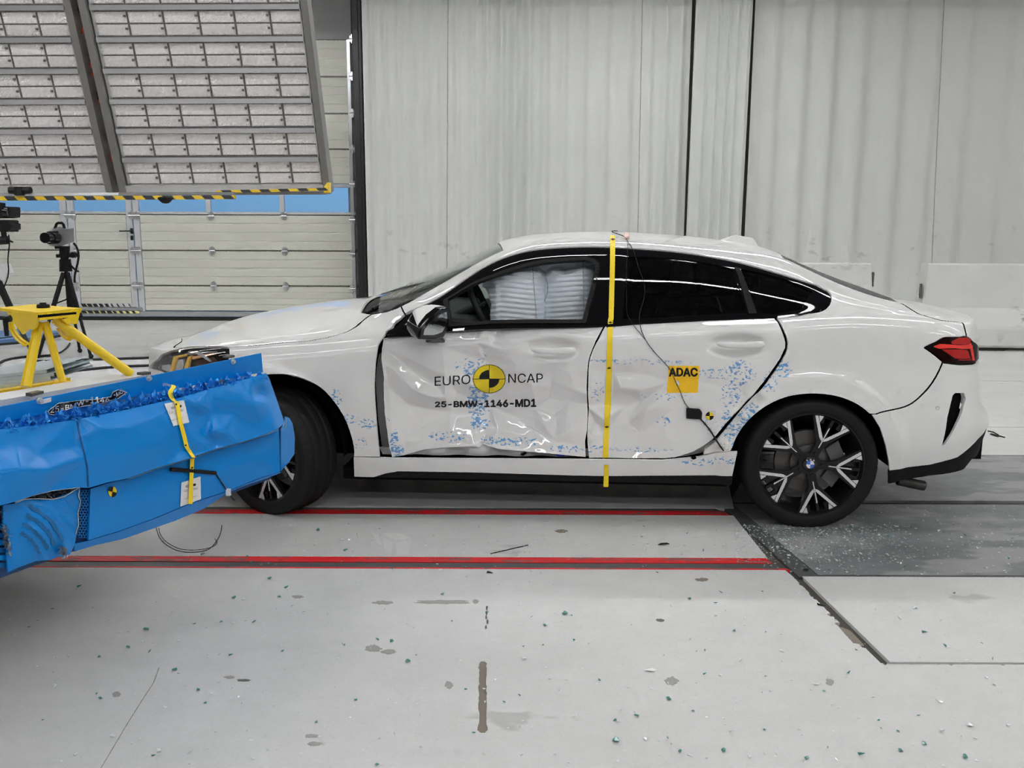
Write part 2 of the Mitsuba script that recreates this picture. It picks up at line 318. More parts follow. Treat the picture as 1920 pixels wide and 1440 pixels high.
c = on_y([(247.5, 446)], YD - .02)[0]
add('door_1__lock', cat([box(.045, .02, .075, c, .008), tube([c + [0, -.005, 0], c + [0, -.03, 0]], .014, 10)]), 'handle_black' if 'handle_black' in scene else 'gloss_black', 40)
mat('pale_yellow', srgb(225, 220, 150), rough=.6)
for va, vb, x0p, x1p in ((569.5, 575, 152, 254), (583, 587.5, 152, 261)):
    A, B = on_y([(x0p, vb)], YD - .04)[0], on_y([(x1p, va)], YD - .04)[0]
    kk = add('door_1__warning_strip', box(B[0] - A[0], .006, B[2] - A[2], ((A[0] + B[0]) / 2, YD - .04, (A[2] + B[2]) / 2)), 'pale_yellow' if va > 580 else 'post_white', False)
    for i in range(9):
        fr = 1 - .085 * i if va < 580 else 1.0
        x = A[0] + (B[0] - A[0]) * (i + .3) / 9.2; w, dz = .075 * fr * (1 if i < 5 else .6), B[2] - A[2]
        add(kk + '__stripe', prism(Polygon([(x, A[2]), (x + w, A[2]), (x + w - .03, B[2]), (x - .03, B[2])]), YD - .047, YD - .043), 'rubber', False)
add('door_1__threshold', box(xs_(262) - xs_(140), .05, .05, ((xs_(262) + xs_(140)) / 2, YD - .005, float(on_y([(200, 579)], YD)[0, 2])), .006), 'aluminium', False)
add('door_1__track', box(.10, .10, zt + .6, (DX1 + .075, YD - .03, (zt + .6) / 2), .01), mat('track_black', (.018, .018, .018), rough=.4), False)
add('door_1__track', box(.05, .14, zt + .6, (DX1 + .16, YD - .10, (zt + .6) / 2), .008), 'track_black', False)
# curtains
YC = YD - 1.0
def curtain_fn(p, n, uv):
    a = mikit.fbm(p.x * 1.5, p.z * .6, 4., 3); c = mikit.noise(p.x * 300, p.z * 300, 1.)
    d = mikit.smoothstep(.74, .84, mikit.fbm(p.x * 6, p.z * 9, 13., 3)) * mikit.smoothstep(2.0, .9, p.z)
    return mikit.mix(mi.Color3f(.62, .63, .61) * (1 + .06 * (a - .5) + .03 * (c - .5)), mi.Color3f(.25, .25, .24), .4 * d)
mat('curtain_cloth', mikit.proc(curtain_fn), rough=.9, spec=.1)
def curtain(x0, x1, y, amp, per, seed, label, gather=.6, lean=0., z0=.06, z1=6.6):
    r = np.random.RandomState(seed); n = int((x1 - x0) / .012); u = np.linspace(0, 1, n); x = x0 + (x1 - x0) * u
    ph = np.cumsum(2 * np.pi * (x[1] - x[0]) / (per * (.6 + .9 * meshkit.noise(np.c_[x * 1.3 + seed, 0 * x, 0 * x]))))
    a = amp * (.35 + 1.2 * meshkit.noise(np.c_[x * 1.1 - seed, 0 * x + 7, 0 * x]))
    zz = np.r_[np.linspace(z0, 3.2, 16), np.linspace(3.3, z1, 26)]
    t = (zz - z0) / (z1 - z0)
    g = np.sin(ph); g = np.sign(g) * np.abs(g) ** .8
    hi = np.sin(ph * 2 + 1.3 * meshkit.noise(np.c_[x * 2, 0 * x + 3, 0 * x]))
    Y = y + (a * g)[None] * (1 - .25 * t[:, None]) + (amp * .30 * hi)[None] * (.4 + gather * t[:, None] ** 3 * 1.5) + .02 * meshkit.fbm(np.stack(np.broadcast_arrays(x[None] * .8, zz[:, None] * .5, 0 * zz[:, None] + seed), -1), 3)
    X = np.broadcast_to(x[None], Y.shape) + lean * t[:, None]
    V = np.stack([X, Y, np.broadcast_to(zz[:, None], Y.shape)], -1).reshape(-1, 3)
    i, j = np.meshgrid(np.arange(len(zz) - 1), np.arange(n - 1), indexing='ij'); q = (i * n + j).ravel()
    k = newkey('curtain'); tag(k, label, 'curtain')
    add(k + '__cloth', trimesh.Trimesh(V, np.vstack([np.c_[q, q + 1, q + n + 1], np.c_[q, q + n + 1, q + n]]), process=False), 'curtain_cloth', True)
    fy = lambda xx, zq: np.interp(xx, x, Y[np.argmin(abs(zz - zq))])
    return k, fy
cx = lambda px, v=300: float(on_y([(px, v)], YC)[0, 0])
mat('seam_grey', (.30, .30, .29), rough=.9)
def seam_on(k, fy, pa, pb):
    A, B = on_y([pa], YC)[0], on_y([pb], YC)[0]; B = A + (B - A) * ((A[2] - .1) / (A[2] - B[2])); A = B + (A - B) * ((6.5 - B[2]) / (A[2] - B[2]))
    pts = [A + (B - A) * t for t in np.linspace(0, 1, 40)]
    pts = [[q[0], fy(q[0], q[2]) - .004, q[2]] for q in pts]; add(k + '__seam', tube(pts, .0045, 5), 'seam_grey', True)
ck_, fy_ = curtain(cx(684), cx(1288), YC, .045, .30, 3, 'left wide pale grey curtain hanging behind the car bonnet and roof')
seam_on(ck_, fy_, (840, 0), (838, 440)); seam_on(ck_, fy_, (1205, 0), (1196, 440))
curtain(cx(1289), cx(1393), YC - .10, .085, .17, 8, 'narrow bunched pale grey curtain between the two wide ones', gather=.3, lean=.04)
ck_, fy_ = curtain(cx(1404), XRT - .1, YC + .02, .036, .42, 12, 'right wide pale grey curtain behind the concrete barriers', gather=.5)
seam_on(ck_, fy_, (1772, 0), (1750, 480))
rail = cat([box(XRT - cx(684), .06, .06, ((XRT + cx(684)) / 2, YC, 6.66), .01)]); add('curtain_rail', rail, 'dark_steel', False); tag('curtain_rail', 'dark steel rail carrying the grey curtains near the ceiling', 'rail')
# concrete barriers
def barrier_fn(p, n, uv):
    a = mikit.fbm(p.x * 3, p.z * 4, p.y, 3); c = mikit.noise(p.x * 120, p.z * 120, 1.)
    band = mikit.smoothstep(.62, .42, p.z) * mikit.smoothstep(.2, .42, p.z)
    d = mikit.smoothstep(.60, .74, mikit.fbm(p.x * 7, p.z * 13, 31., 4)) * mikit.smoothstep(.35, .7, mikit.noise(p.x * 1.7, p.z * 2.2, 6.)) * (.25 + .75 * band)
    return mikit.mix(mi.Color3f(.63, .635, .605) * (1 + .08 * (a - .5) + .03 * (c - .5)), mi.Color3f(.10, .10, .095), .8 * d)
mat('barrier_concrete', mikit.proc(barrier_fn), rough=.75, spec=.25)
def jersey(L):
    pr = [(-.085, 1.06), (-.10, 1.045), (-.16, .52), (-.20, .46), (-.285, .31), (-.30, .27), (-.30, .07), (-.27, .04), (.27, .04), (.30, .07), (.30, .27), (.285, .31), (.20, .46), (.16, .52), (.10, 1.045), (.085, 1.06)]
    p = Polygon([(a, b) for a, b in pr]); me = trimesh.creation.extrude_polygon(p, L, engine='earcut'); v = me.vertices.copy(); me.vertices = np.c_[v[:, 2], v[:, 0], v[:, 1]]; me.invert() if me.volume < 0 else None
    return me
for x0, yaw, L, yy, lab, left in ((on_y([(1735, 490)], 11.1)[0, 0], -2.6, 4.0, 11.1, 'white scuffed concrete barrier at the right edge of the photo', True), (on_y([(1628, 488)], 11.15)[0, 0], 0.3, 4.0, 11.15, 'white concrete barrier half hidden behind the car roof', False)):
    k = newkey('concrete_barrier'); tag(k, lab, 'barrier', 'concrete safety barriers by the curtain')
    me = jersey(L); me.apply_translation((0 if left else -L, 0, 0))
    v = me.vertices; e = .06 * (1.06 - v[:, 2]) / 1.0; v[:, 0] += np.where(np.isclose(v[:, 0], v[:, 0].min()), -e, e)
    R = trimesh.transformations.rotation_matrix(math.radians(yaw), (0, 0, 1)); me.apply_transform(R); me.apply_translation((x0, yy, 0))
    add(k + '__body', me, 'barrier_concrete', False)
    for fx in (.7, 3.2):
        ft = box(.5, .5, .05, ((fx if left else -fx), 0, .025)); ft.apply_transform(R); ft.apply_translation((x0, yy, 0)); add(k + '__foot', ft, 'rubber', False)
    ex = 0.0 if left else .035
    pl_ = box(.018, .05, .18, ((-.05 if left else .052), -.05, .86 if not left else .72), .003); pl_.apply_transform(R); pl_.apply_translation((x0, yy, 0)); add(k + '__coupling', pl_, 'dark_steel', False)
# ---------------------------------------------------------------- the car: one lofted body surface, cut into panels
YAW = math.radians(3.5); XR, DR = 1.43, 4.06; WB = 2.67
XF_W = XR - WB
_c, _s = math.cos(YAW), math.sin(YAW)
CARM = np.array([[_c, _s, 0], [-_s, _c, 0], [0, 0, 1.0]])       # car (x rearward, y inward from the near side, z up) -> world
CARO = np.array([XR, DR, 0]) - CARM @ np.array([XR, 0, 0])
def to_world(p): return np.asarray(p, float) @ CARM.T + CARO
def to_car(p): return (np.asarray(p, float) - CARO) @ CARM
def car_plane(px, y):
    """car coordinates of the pixels on the car's plane y = const"""
    d = rays(px) @ CARM; o = to_car(CAM)
    return o + d * ((np.broadcast_to(y, (len(d),)) - o[1]) / d[:, 1])[:, None]
W2 = 0.90
XF, XE = XF_W - 0.86, XR + 1.02
def curve(px, y):
    p = car_plane(np.asarray(px)[:, :2], y); o = np.argsort(p[:, 0]); p = p[o]
    k = np.r_[True, np.diff(p[:, 0]) > 1e-3]
    return PchipInterpolator(p[k, 0], p[k, 2], extrapolate=False), p[k]
def ext(f, p):
    return lambda x: f(np.clip(x, p[0, 0], p[-1, 0]))
belt_px = [(290, 672), (345, 662), (431, 652), (502, 645), (577, 640), (640, 634), (725, 625), (840, 616), (970, 613), (1050, 612), (1133, 610), (1200, 606), (1300, 600), (1450, 595), (1495, 591), (1545, 588), (1600, 586), (1700, 592), (1760, 598), (1817, 608)]
dlo_px = [(290, 662), (345, 650), (431, 640), (502, 632), (577, 625), (640, 618), (690, 612), (725.6, 614), (772, 585), (832, 551), (900, 504), (933, 487), (967, 475), (1000, 468), (1040, 464), (1080, 462), (1143, 462), (1188, 465), (1260, 470.6), (1333, 481), (1387, 492), (1441, 507), (1495, 523), (1531, 537), (1562, 550), (1600, 560), (1700, 582), (1760, 592), (1817, 602)]
k6 = [(290, 655, .35), (345, 640, .38), (431, 617, .4), (502, 602, .4), (577, 590, .4), (640, 580, .36), (700, 578, .28), (750, 575, .17), (795, 551, .24), (900, 491, .36), (943, 470, .40), (1000, 452, .44), (1080, 447, .44), (1143, 446, .44), (1232, 450, .44), (1333, 460, .42), (1416, 473, .40), (1470, 485, .37), (1561, 527, .34), (1618, 549, .32), (1666, 563, .32), (1700, 570, .33), (1739, 577, .35), (1783, 585, .36), (1817, 595, .38)]
top_px = [(278, 668), (289, 656), (315, 643), (342, 632), (390, 619), (450, 596), (502, 583), (577, 570), (649, 562), (668, 561), (686, 559), (727, 545), (800, 516), (900, 474), (922, 461), (940, 452), (967, 445), (1000, 440), (1047, 437), (1080, 435), (1147, 434.5), (1232, 439), (1282, 442), (1333, 448), (1416, 461), (1470, 483), (1535, 510), (1600, 534), (1664, 558), (1694, 562), (1739, 565), (1783, 572), (1807, 580), (1817, 586)]
YB = 0.05
fz4 = ext(*curve(belt_px, YB))
_p6 = np.array(k6); fz6 = ext(*curve(_p6[:, :2], _p6[:, 2]))
_q6 = car_plane(_p6[:, :2], _p6[:, 2]); fy6 = ext(PchipInterpolator(_q6[:, 0], _q6[:, 1]), _q6)
_z5, _p5 = curve(dlo_px, 0.15)
for _ in range(3):                                                    # the window line leans inward with its height
    y5 = YB + np.maximum(_p5[:, 2] - fz4(_p5[:, 0]), 0) * .5 + .03
    q5 = car_plane(np.array(dlo_px), y5[np.arange(len(dlo_px))] if len(y5) == len(dlo_px) else .15)
    _p5 = q5[np.argsort(q5[:, 0])]
fz5 = ext(PchipInterpolator(_p5[:, 0], _p5[:, 2]), _p5); fy5 = lambda x: YB + np.maximum(fz5(x) - fz4(x), 0) * .5 + .03
fz7 = ext(*curve(top_px, 0.92))
# stations, close together at both round ends
th = np.linspace(0, np.pi / 2, 46)
LF, LR = 0.85, 0.55
ux = np.r_[XF + LF * (1 - np.cos(th)), np.linspace(XF + LF, XE - LR, 190)[1:-1], XE - LR * (1 - np.cos(th[::-1]))]
def round_end(t, n, m): return 1 - (1 - np.clip(t, 0, 1) ** n) ** (1 / m)
yin = W2 * np.maximum(round_end((XF + LF - ux) / LF, 2.5, 2.0), round_end((ux - (XE - LR)) / LR, 3.2, 2.3))
sk = np.array([0, .12, .30, .47, .62, .74, 1.20, 1.34, 1.56, 1.86]); SMAX = 2 * sk[-1]
sg = np.linspace(0, SMAX, 373)
def section(x):
    z4, z5, z6, z7 = fz4(x), fz5(x), fz6(x), fz7(x)
    y6 = max(fy6(x), fy5(x) + .05); z5 = max(z5, z4 + .004); z6 = max(z6, z5 + .004); z7 = max(z7, z6 + .006)
    dz = .05 * np.clip((XF + .26 - x) / .26, 0, 1) ** 1.6; z4 -= dz; z5 -= dz; z6 -= dz; z7 -= dz
    arch = .012 * max(math.exp(-((x - XR) / .33) ** 2), math.exp(-((x - XF_W) / .33) ** 2))
    ky = np.array([.085, .045 - arch, .012 - arch, .002, .014, YB, fy5(x), y6, y6 + (W2 - y6) * .42, W2])
    kz = np.array([.17, .30, .48, .66, z4 - .085, z4, z5, z6, z6 + (z7 - z6) * .66, z7])
    return ky, kz
P0 = np.zeros((len(ux), len(sg), 3))
for i, x in enumerate(ux):
    ky, kz = section(x)
    s2 = np.r_[sk, SMAX - sk[-2::-1]]
    yy = PchipInterpolator(s2, np.r_[ky, 2 * W2 - ky[-2::-1]])(sg); zz = PchipInterpolator(s2, np.r_[kz, kz[-2::-1]])(sg)
    P0[i, :, 1], P0[i, :, 2] = yy, zz
P0[:, :, 1:] = gaussian_filter(P0[:, :, 1:], (2.2, 2.0, 0), mode='nearest')
xend = PchipInterpolator([.15, .3, .40, .47, .56, .62, .75, .9, 1.0, 1.2], [2.32, 2.40, 2.44, 2.45, 2.405, 2.36, 2.342, 2.318, 2.298, 2.25])
for i, x in enumerate(ux):
    k = yin[i] / W2
    P0[i, :, 1] = yin[i] + (W2 - yin[i]) / W2 * P0[i, :, 1]
    g = np.clip((x - (XE - .55)) / .55, 0, 1) ** 1.5
    P0[i, :, 0] = x + g * (xend(P0[i, :, 2]) - XE)
for xc in (XR, XF_W):                                                 # flared lips round the wheel openings
    d_ = np.hypot(P0[:, :, 0] - xc, P0[:, :, 2] - .325); fl_ = .016 * np.clip((.452 - d_) / .028, 0, 1)
    side_ = np.clip((.66 - sg) / .06, 0, 1); P0[:, :, 1] += -fl_ * side_[None] + (fl_ * side_[None])[:, ::-1] * 0 + np.where(sg[None] > SMAX / 2, fl_ * np.clip((sg - (SMAX - .66)) / .06, 0, 1)[None], 0)
uc = np.r_[0, np.cumsum(np.linalg.norm(np.diff(P0[:, 60, :], axis=0), axis=1))]
class Surf:
    def __init__(self, P):
        self.P = P
        self.f = [RectBivariateSpline(uc, sg, P[:, :, k], kx=2, ky=2) for k in range(3)]
        du, ds = np.gradient(P, uc, axis=0), np.gradient(P, sg, axis=1)
        n = np.cross(ds, du); n /= np.maximum(np.linalg.norm(n, axis=2, keepdims=True), 1e-9)
        if n[120, 60, 1] > 0: n = -n
        self.N = n
        o = to_car(CAM)
        facing = ((o - P) * n).sum(2) > 0
        facing[:, len(sg) // 2 + 12:] = False
        i, j = np.nonzero(facing)
        px = project(to_world(P[i, j]))
        self.inv = LinearNDInterpolator(px, np.c_[uc[i], sg[j]])
        self.near = None
    def at(self, q):
        return np.stack([f.ev(q[:, 0], q[:, 1]) for f in self.f], 1)
    def normal(self, q):
        du = np.stack([f.ev(q[:, 0], q[:, 1], dx=1) for f in self.f], 1); ds = np.stack([f.ev(q[:, 0], q[:, 1], dy=1) for f in self.f], 1)
        n = np.cross(ds, du); n /= np.maximum(np.linalg.norm(n, axis=1, keepdims=True), 1e-9)
        return n * self.sign
    sign = 1.0
    def px(self, pts):
        """pixels -> surface coordinates"""
        q = self.inv(np.asarray(pts, float))
        bad = np.isnan(q[:, 0])
        if bad.any():
            from scipy.spatial import cKDTree
            if self.near is None: self.near = cKDTree(self.inv.points)
            q[bad] = self.inv.values[self.near.query(np.asarray(pts, float)[bad])[1]][:, :2]
        return q
BODY = Surf(P0)
_n = BODY.normal(np.array([[uc[120], sg[60]]]))
if _n[0, 1] > 0: Surf.sign = -1.0
def carpx(pts, surf=BODY): return surf.px(pts)
def mirror_q(q): return np.c_[q[:, 0], SMAX - q[:, 1]]
def panel_mesh(q, surf=BODY, h=.02, gap=.0025, th=.014, off=0.0, holes=(), off_fn=None):
    """a sheet of the surface: polygon q in surface coordinates -> mesh in car coordinates"""
    poly = fixpoly(q) if not hasattr(q, 'geom_type') else q
    poly = poly.buffer(-gap) if gap else poly
    for hq in holes: poly = poly.difference(fixpoly(hq))
    if poly.geom_type != 'Polygon': poly = max(poly.geoms, key=lambda g: g.area)
    pts, f, loops = tri2d(poly, h)
    P, n = surf.at(pts), surf.normal(pts)
    d = off if off_fn is None else off + off_fn(pts)
    d = np.broadcast_to(d, (len(P),))[:, None]
    front = P + n * d
    m = shell(front, front - n * th, f, loops)
    t = front[f[0]]
    if np.cross(t[1] - t[0], t[2] - t[0]) @ n[f[0][0]] < 0: m.invert()
    return m
def mirrored(m):
    r = m.copy(); r.vertices = r.vertices * [1, -1, 1] + [0, 2 * W2, 0]; r.invert(); return r
def car(name, m, bsdf, smooth=35, **kw):
    w = trimesh.Trimesh(to_world(m.vertices), m.faces, process=False)
    return add('car__' + name, w, bsdf, smooth, **kw)
class Dented(Surf):
    """the body surface pushed in by a creased field given in picture positions on the undamaged surface"""
    def __init__(self, ctrl, x0, x1, crinkle=.0018, dish=()):
        self.__dict__.update(BODY.__dict__); self.field = facet_field(ctrl); self.cr = crinkle; self.dish = dish; self.near = None
        c = np.asarray(ctrl)
        g = carpx([(x0, 740), (x1, 740)]); U, S = np.meshgrid(np.arange(g[0, 0] - .12, g[1, 0] + .12, .012), np.arange(0.02, .80, .012), indexing='ij')
        q = np.c_[U.ravel(), S.ravel()]
        self.inv = LinearNDInterpolator(project(to_world(self.at(q))), q)
    def depth(self, q, P=None):
        P = BODY.at(q) if P is None else P
        px = project(to_world(P)); d = 0
        for dx, dy in ((0, 0), (1.5, 0), (-1.5, 0), (0, 1.5), (0, -1.5), (2, 2), (-2, 2), (2, -2), (-2, -2)): d = d + self.field(px + [dx, dy]) / 9
        d = d * .021
        k = np.clip(d / .02, 0, 1)
        d = d + k * self.cr * 2 * (meshkit.fbm(np.c_[P[:, 0] * 14, P[:, 2] * 14, 0 * P[:, 0]], 3) - .5)
        for cx, cy, rx, ry, a in self.dish:
            d = d + a * np.exp(-(((px[:, 0] - cx) / rx) ** 2 + ((px[:, 1] - cy) / ry) ** 2) ** 1.5)
        return d
    def at(self, q):
        P = Surf.at(self, q); P = P.copy(); P[:, 1] += self.depth(q, P); return P
FD = Dented([(712, 628, 1.5), (760, 622, .5), (820, 618, .8), (893, 612, 2.0), (912, 612, .8), (935, 611, 2.2), (990, 611, .8), (1050, 610, .5), (1100, 609, .3), (1135, 607, 0), (716, 650, 1.6), (770, 650, .9), (830, 650, 1.1), (890, 645, 1.4), (903, 655, 3.0), (918, 650, 2.0), (928, 640, 2.8), (960, 655, 1.4), (1010, 650, 1.0), (1060, 650, .9), (1112, 650, .4),
     (714, 678, 1.0), (740, 696, 1.3), (773, 733, 2.1), (800, 745, 2.7), (832, 750, 3.6), (745, 680, 2.6), (775, 705, 4.2), (810, 727, 5.0), (850, 744, 6.0), (890, 760, 6.8), (760, 673, 1.6), (790, 690, 2.3), (830, 708, 3.0), (870, 722, 3.8), (897, 735, 4.4),
     (720, 730, 3.4), (722, 770, 3.8), (760, 765, 4.5), (800, 775, 5.6), (840, 783, 6.6), (880, 790, 7.2), (728, 835, 2.4), (757, 826, 3.6), (785, 805, 5.2), (810, 795, 6.0), (850, 790, 6.8), (766, 836, 2.6), (800, 826, 3.3), (840, 816, 4.0), (880, 810, 4.6), (905, 810, 5.8), (930, 814, 4.4), (980, 822, 3.8), (1040, 832, 2.8), (1092, 842, 2.0),
     (733, 862, 1.6), (757, 858, 1.9), (794, 848, 2.0), (831, 843, 1.7), (886, 840, 1.5), (899, 843, 2.4), (905, 828, 4.4), (914, 838, 1.7), (936, 845, 1.4), (984, 850, 1.2), (1028, 854, 1.0), (1104, 862, .8),
     (906, 682, 4.6), (918, 700, 4.8), (917, 720, 5.4), (920, 745, 6.4), (915, 775, 7.4), (910, 795, 7.2), (960, 680, 2.6), (955, 712, 4.0), (985, 698, 2.4), (960, 750, 5.2), (1000, 735, 3.2), (1040, 690, 1.5), (1035, 722, 2.9), (1068, 700, 1.2), (1075, 733, 2.0), (1030, 754, 4.4), (1104, 743, 1.2), (1062, 757, 3.6), (1104, 762, 2.7), (1000, 772, 4.8), (960, 790, 6.0), (1045, 788, 4.0), (1020, 802, 3.2), (1065, 805, 2.5), (1106, 800, 2.4), (1000, 812, 4.6), (1106, 690, .7), (1104, 720, 1.9)],
    716, 1100, dish=((1037, 655, 44, 17, .055),))
RD = Dented([(1125, 606, 0), (1300, 598, 0), (1455, 592, 0), (1108, 655, .3), (1100, 690, .9), (1098, 740, 2.2), (1099, 765, 3.0), (1096, 815, 2.2), (1097, 835, 2.0), (1100, 866, .8), (1110, 690, 1.2), (1195, 684, .8), (1300, 681, .5), (1440, 678, .3), (1140, 671, .3), (1200, 667, .2), (1300, 664, .1), (1420, 658, 0), (1150, 702, 2.0), (1200, 706, 2.1), (1260, 720, 2.2), (1320, 720, 1.8), (1400, 715, .9),
     (1112, 742, 2.2), (1165, 730, 1.0), (1182, 742, 3.4), (1195, 734, 1.4), (1206, 757, 3.8), (1217, 766, 1.4), (1232, 796, 2.6), (1247, 802, 2.2), (1150, 752, 4.0), (1130, 765, 3.8), (1172, 771, 4.4), (1118, 797, 3.6), (1130, 789, 1.4), (1142, 811, 4.0), (1110, 826, 1.0), (1127, 823, 3.0), (1180, 800, 3.9), (1150, 821, 3.5), (1200, 816, 3.0), (1270, 770, 2.6), (1320, 770, 2.0), (1375, 765, .8), (1270, 820, 2.0), (1330, 815, .9),
     (1105, 838, 1.2), (1150, 842, 2.4), (1200, 846, 2.3), (1260, 851, 1.3), (1180, 866, .8), (1247, 866, .6), (1305, 850, .5), (1478, 640, 0), (1445, 705, .2), (1410, 755, .4), (1362, 806, .4), (1395, 738, 1.6), (1375, 775, .4), (1350, 780, 1.4)],
    1100, 1470, dish=((1385, 648, 48, 18, .055),))
QD = Dented([(1420, 730, 0), (1450, 700, 0), (1480, 720, 0), (1460, 740, .3), (1398, 757, .4), (1420, 748, 1.6), (1436, 755, .4), (1385, 775, .6), (1408, 772, 2.4), (1372, 795, .5), (1392, 795, 2.6), (1402, 785, .8), (1360, 815, .5), (1382, 818, 2.0), (1345, 840, .3), (1376, 838, 1.0), (1330, 860, 0), (1376, 860, .4), (1500, 735, 0)], 1330, 1500, crinkle=.004)

# paints
CIA, SIA = math.cos(YAW), math.sin(YAW)
SMEARS = [  # (x, y, half width, half height, strength) in the picture, turned into places on the car's side
    (880, 690, 30, 18, .55), (893, 762, 22, 40, .8), (897, 800, 18, 14, .9), (905, 672, 8, 6, .5), (736, 835, 8, 26, 1.0), (744, 848, 10, 12, 1.0), (835, 825, 40, 10, .5), (960, 832, 70, 8, .55), (1060, 845, 36, 7, .5), (632, 745, 14, 22, .6), (655, 785, 22, 10, .45), (690, 793, 20, 10, .5), (675, 830, 14, 14, .35), (718, 790, 10, 10, .4),
    (1200, 678, 100, 5, .4), (1385, 700, 30, 26, .5), (1466, 692, 16, 16, .75), (1440, 715, 14, 20, .5), (1370, 745, 20, 28, .45), (1362, 790, 10, 28, .6), (1404, 775, 22, 22, .7), (1380, 815, 16, 24, .75), (1120, 845, 28, 7, .45), (1200, 847, 70, 5, .4), (1310, 868, 34, 8, .5), (1360, 862, 22, 10, .5), (1120, 735, 14, 24, .3), (1245, 792, 16, 9, .45), (1250, 745, 50, 8, .25), (1330, 800, 16, 16, .3), (1345, 700, 60, 10, .35)]
_sm = car_plane([(a, b) for a, b, *_ in SMEARS], .03)
def paint_fn(p, n, uv):
    x = (p.x - float(CARO[0])) * CIA - (p.y - float(CARO[1])) * SIA
    y = (p.x - float(CARO[0])) * SIA + (p.y - float(CARO[1])) * CIA
    z = p.z
    m = mi.Float(0)
    for (a, b, w, h, k), c in zip(SMEARS, _sm):
        e = dr.square((x - float(c[0])) / (w / 385)) + dr.square((z - float(c[2])) / (h / 385))
        m = dr.maximum(m, k * (1 - mikit.smoothstep(.45, 1.35, e)))
    m = dr.select(y < .25, m, 0)
    st = mikit.noise(x * 85 + z * 45, z * 135 - x * 25, 1.0) * .6 + mikit.noise(x * 230, z * 330, 5.) * .4
    v = mikit.smoothstep(.64, .44, st + .34 * (1 - m)) * mikit.smoothstep(.05, .2, m)
    tint = mikit.noise(x * 12, z * 12, 9.)
    return mikit.mix(mi.Color3f(.80, .80, .785), mikit.mix(mi.Color3f(.02, .20, .55), mi.Color3f(.12, .36, .62), tint), .92 * v)
WHITE = (.80, .80, .785)
scene['white_paint'] = {'type': 'twosided', 'bsdf': {'type': 'plastic', 'int_ior': 1.55, 'nonlinear': False, 'diffuse_reflectance': rgb(*WHITE)}}
scene['scuffed_paint'] = {'type': 'twosided', 'bsdf': {'type': 'plastic', 'int_ior': 1.55, 'nonlinear': False, 'diffuse_reflectance': mikit.proc(paint_fn)}}
scene['gloss_black'] = {'type': 'twosided', 'bsdf': {'type': 'plastic', 'int_ior': 1.45, 'diffuse_reflectance': rgb(.005, .005, .006)}}
mat('satin_black', (.010, .010, .010), rough=.5, spec=.15)
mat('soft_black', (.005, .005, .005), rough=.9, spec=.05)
mat('grey_primer', (.36, .36, .36), rough=.45, spec=.4)
mat('chrome', (.85, .86, .88), rough=.12, metal=.6)
mat('machined_alloy', (.74, .74, .74), rough=.4, metal=.45)
mat('tape_yellow', srgb(245, 215, 45), rough=.45, spec=.3)
mat('mark_black', (.006, .006, .006), rough=.5, spec=.3)
mat('mark_yellow', srgb(232, 205, 30), rough=.35, spec=.45)
scene['privacy_glass'] = {'type': 'thindielectric', 'int_ior': 1.52, 'specular_transmittance': rgb(.10, .11, .11)}
scene['clear_glass'] = {'type': 'thindielectric', 'int_ior': 1.52, 'specular_transmittance': rgb(.62, .68, .66)}
scene['lens_glass'] = {'type': 'thindielectric', 'int_ior': 1.5}

UM, SC = uc[-1], SMAX / 2
def px_line(*pts): return carpx(pts)
from scipy.interpolate import make_interp_spline
def sp(pts, n=40):
    p = np.array(pts, float); t = np.r_[0, np.cumsum(np.linalg.norm(np.diff(p, axis=0), axis=1))]; return [tuple(q) for q in make_interp_spline(t, p, k=3)(np.linspace(0, t[-1], n))]
hood_cut = [(341, 652), (352, 650), (382, 648), (405, 649.5), (428, 652), (464, 649), (502, 645.5), (540, 642), (577, 639.5), (610, 634), (634, 628), (660, 617), (682, 600), (697, 589.5)]
hc = carpx(hood_cut); uh = carpx([(342, 640)])[0, 0]
ucowl = carpx([(663, 577)])[0, 0]
hood_half = np.vstack([hc, carpx([(690, 588.5), (676, 586)]), [[ucowl + .02, .62 * SC + .38 * hc[-1, 1]], [ucowl, SC]], ])
hood_front = [[uh - .02, SC], [uh - .01, 1.5], [uh, carpx([(341, 640)])[0, 1]]]
half = np.vstack([hood_front[1:], hood_half[:-1]])
hood_q = np.vstack([half, [[ucowl, SC]], mirror_q(half)[::-1], [[uh - .02, SC]]])
car('hood', panel_mesh(hood_q, h=.03), 'white_paint')
headlight_px = [(294, 682.5), (296, 675), (311, 662), (326, 656), (341, 652), (352, 650), (382, 648), (405, 649.5), (416, 654), (424, 660), (430, 668), (424, 688), (370, 700), (310, 699), (297, 694)]
hl = carpx(headlight_px)
arch_f = [(663, 857), (662, 836), (654, 806), (643, 780), (626, 754), (607.5, 733), (577.5, 714), (547.5, 704), (517.5, 702), (487, 705), (455, 716), (422, 737), (394, 766), (372, 800), (358, 835), (354, 858)]
af = carpx(sp(arch_f, 48))
fender_q = np.vstack([carpx([(430, 668), (428, 652)]), hc[5:], carpx([(724, 585), (746, 577.5), (752, 574), (759, 588.5), (740, 605), (725, 620), (723, 627), (716, 636), (710, 647), (705, 680), (702.7, 720), (704, 753), (708, 803), (713, 857)]), af[:34], carpx([(400, 730), (420, 690)])])
fm = panel_mesh(fender_q, h=.018); car('front_fender', fm, 'scuffed_paint'); car('front_fender', mirrored(fm), 'white_paint')
bump_half = np.vstack([[[uh - .02, SC], [uh - .01, 1.5]], carpx([(341, 640), (341, 652)]), hl[::-1][-5:0:-1][:0], carpx([(430, 668), (424, 690), (402, 732)]), af[34:], [[af[-1, 0], .02], [.0, .02], [.0, SC]]])
bh = fixpoly(bump_half).difference(fixpoly(hl))
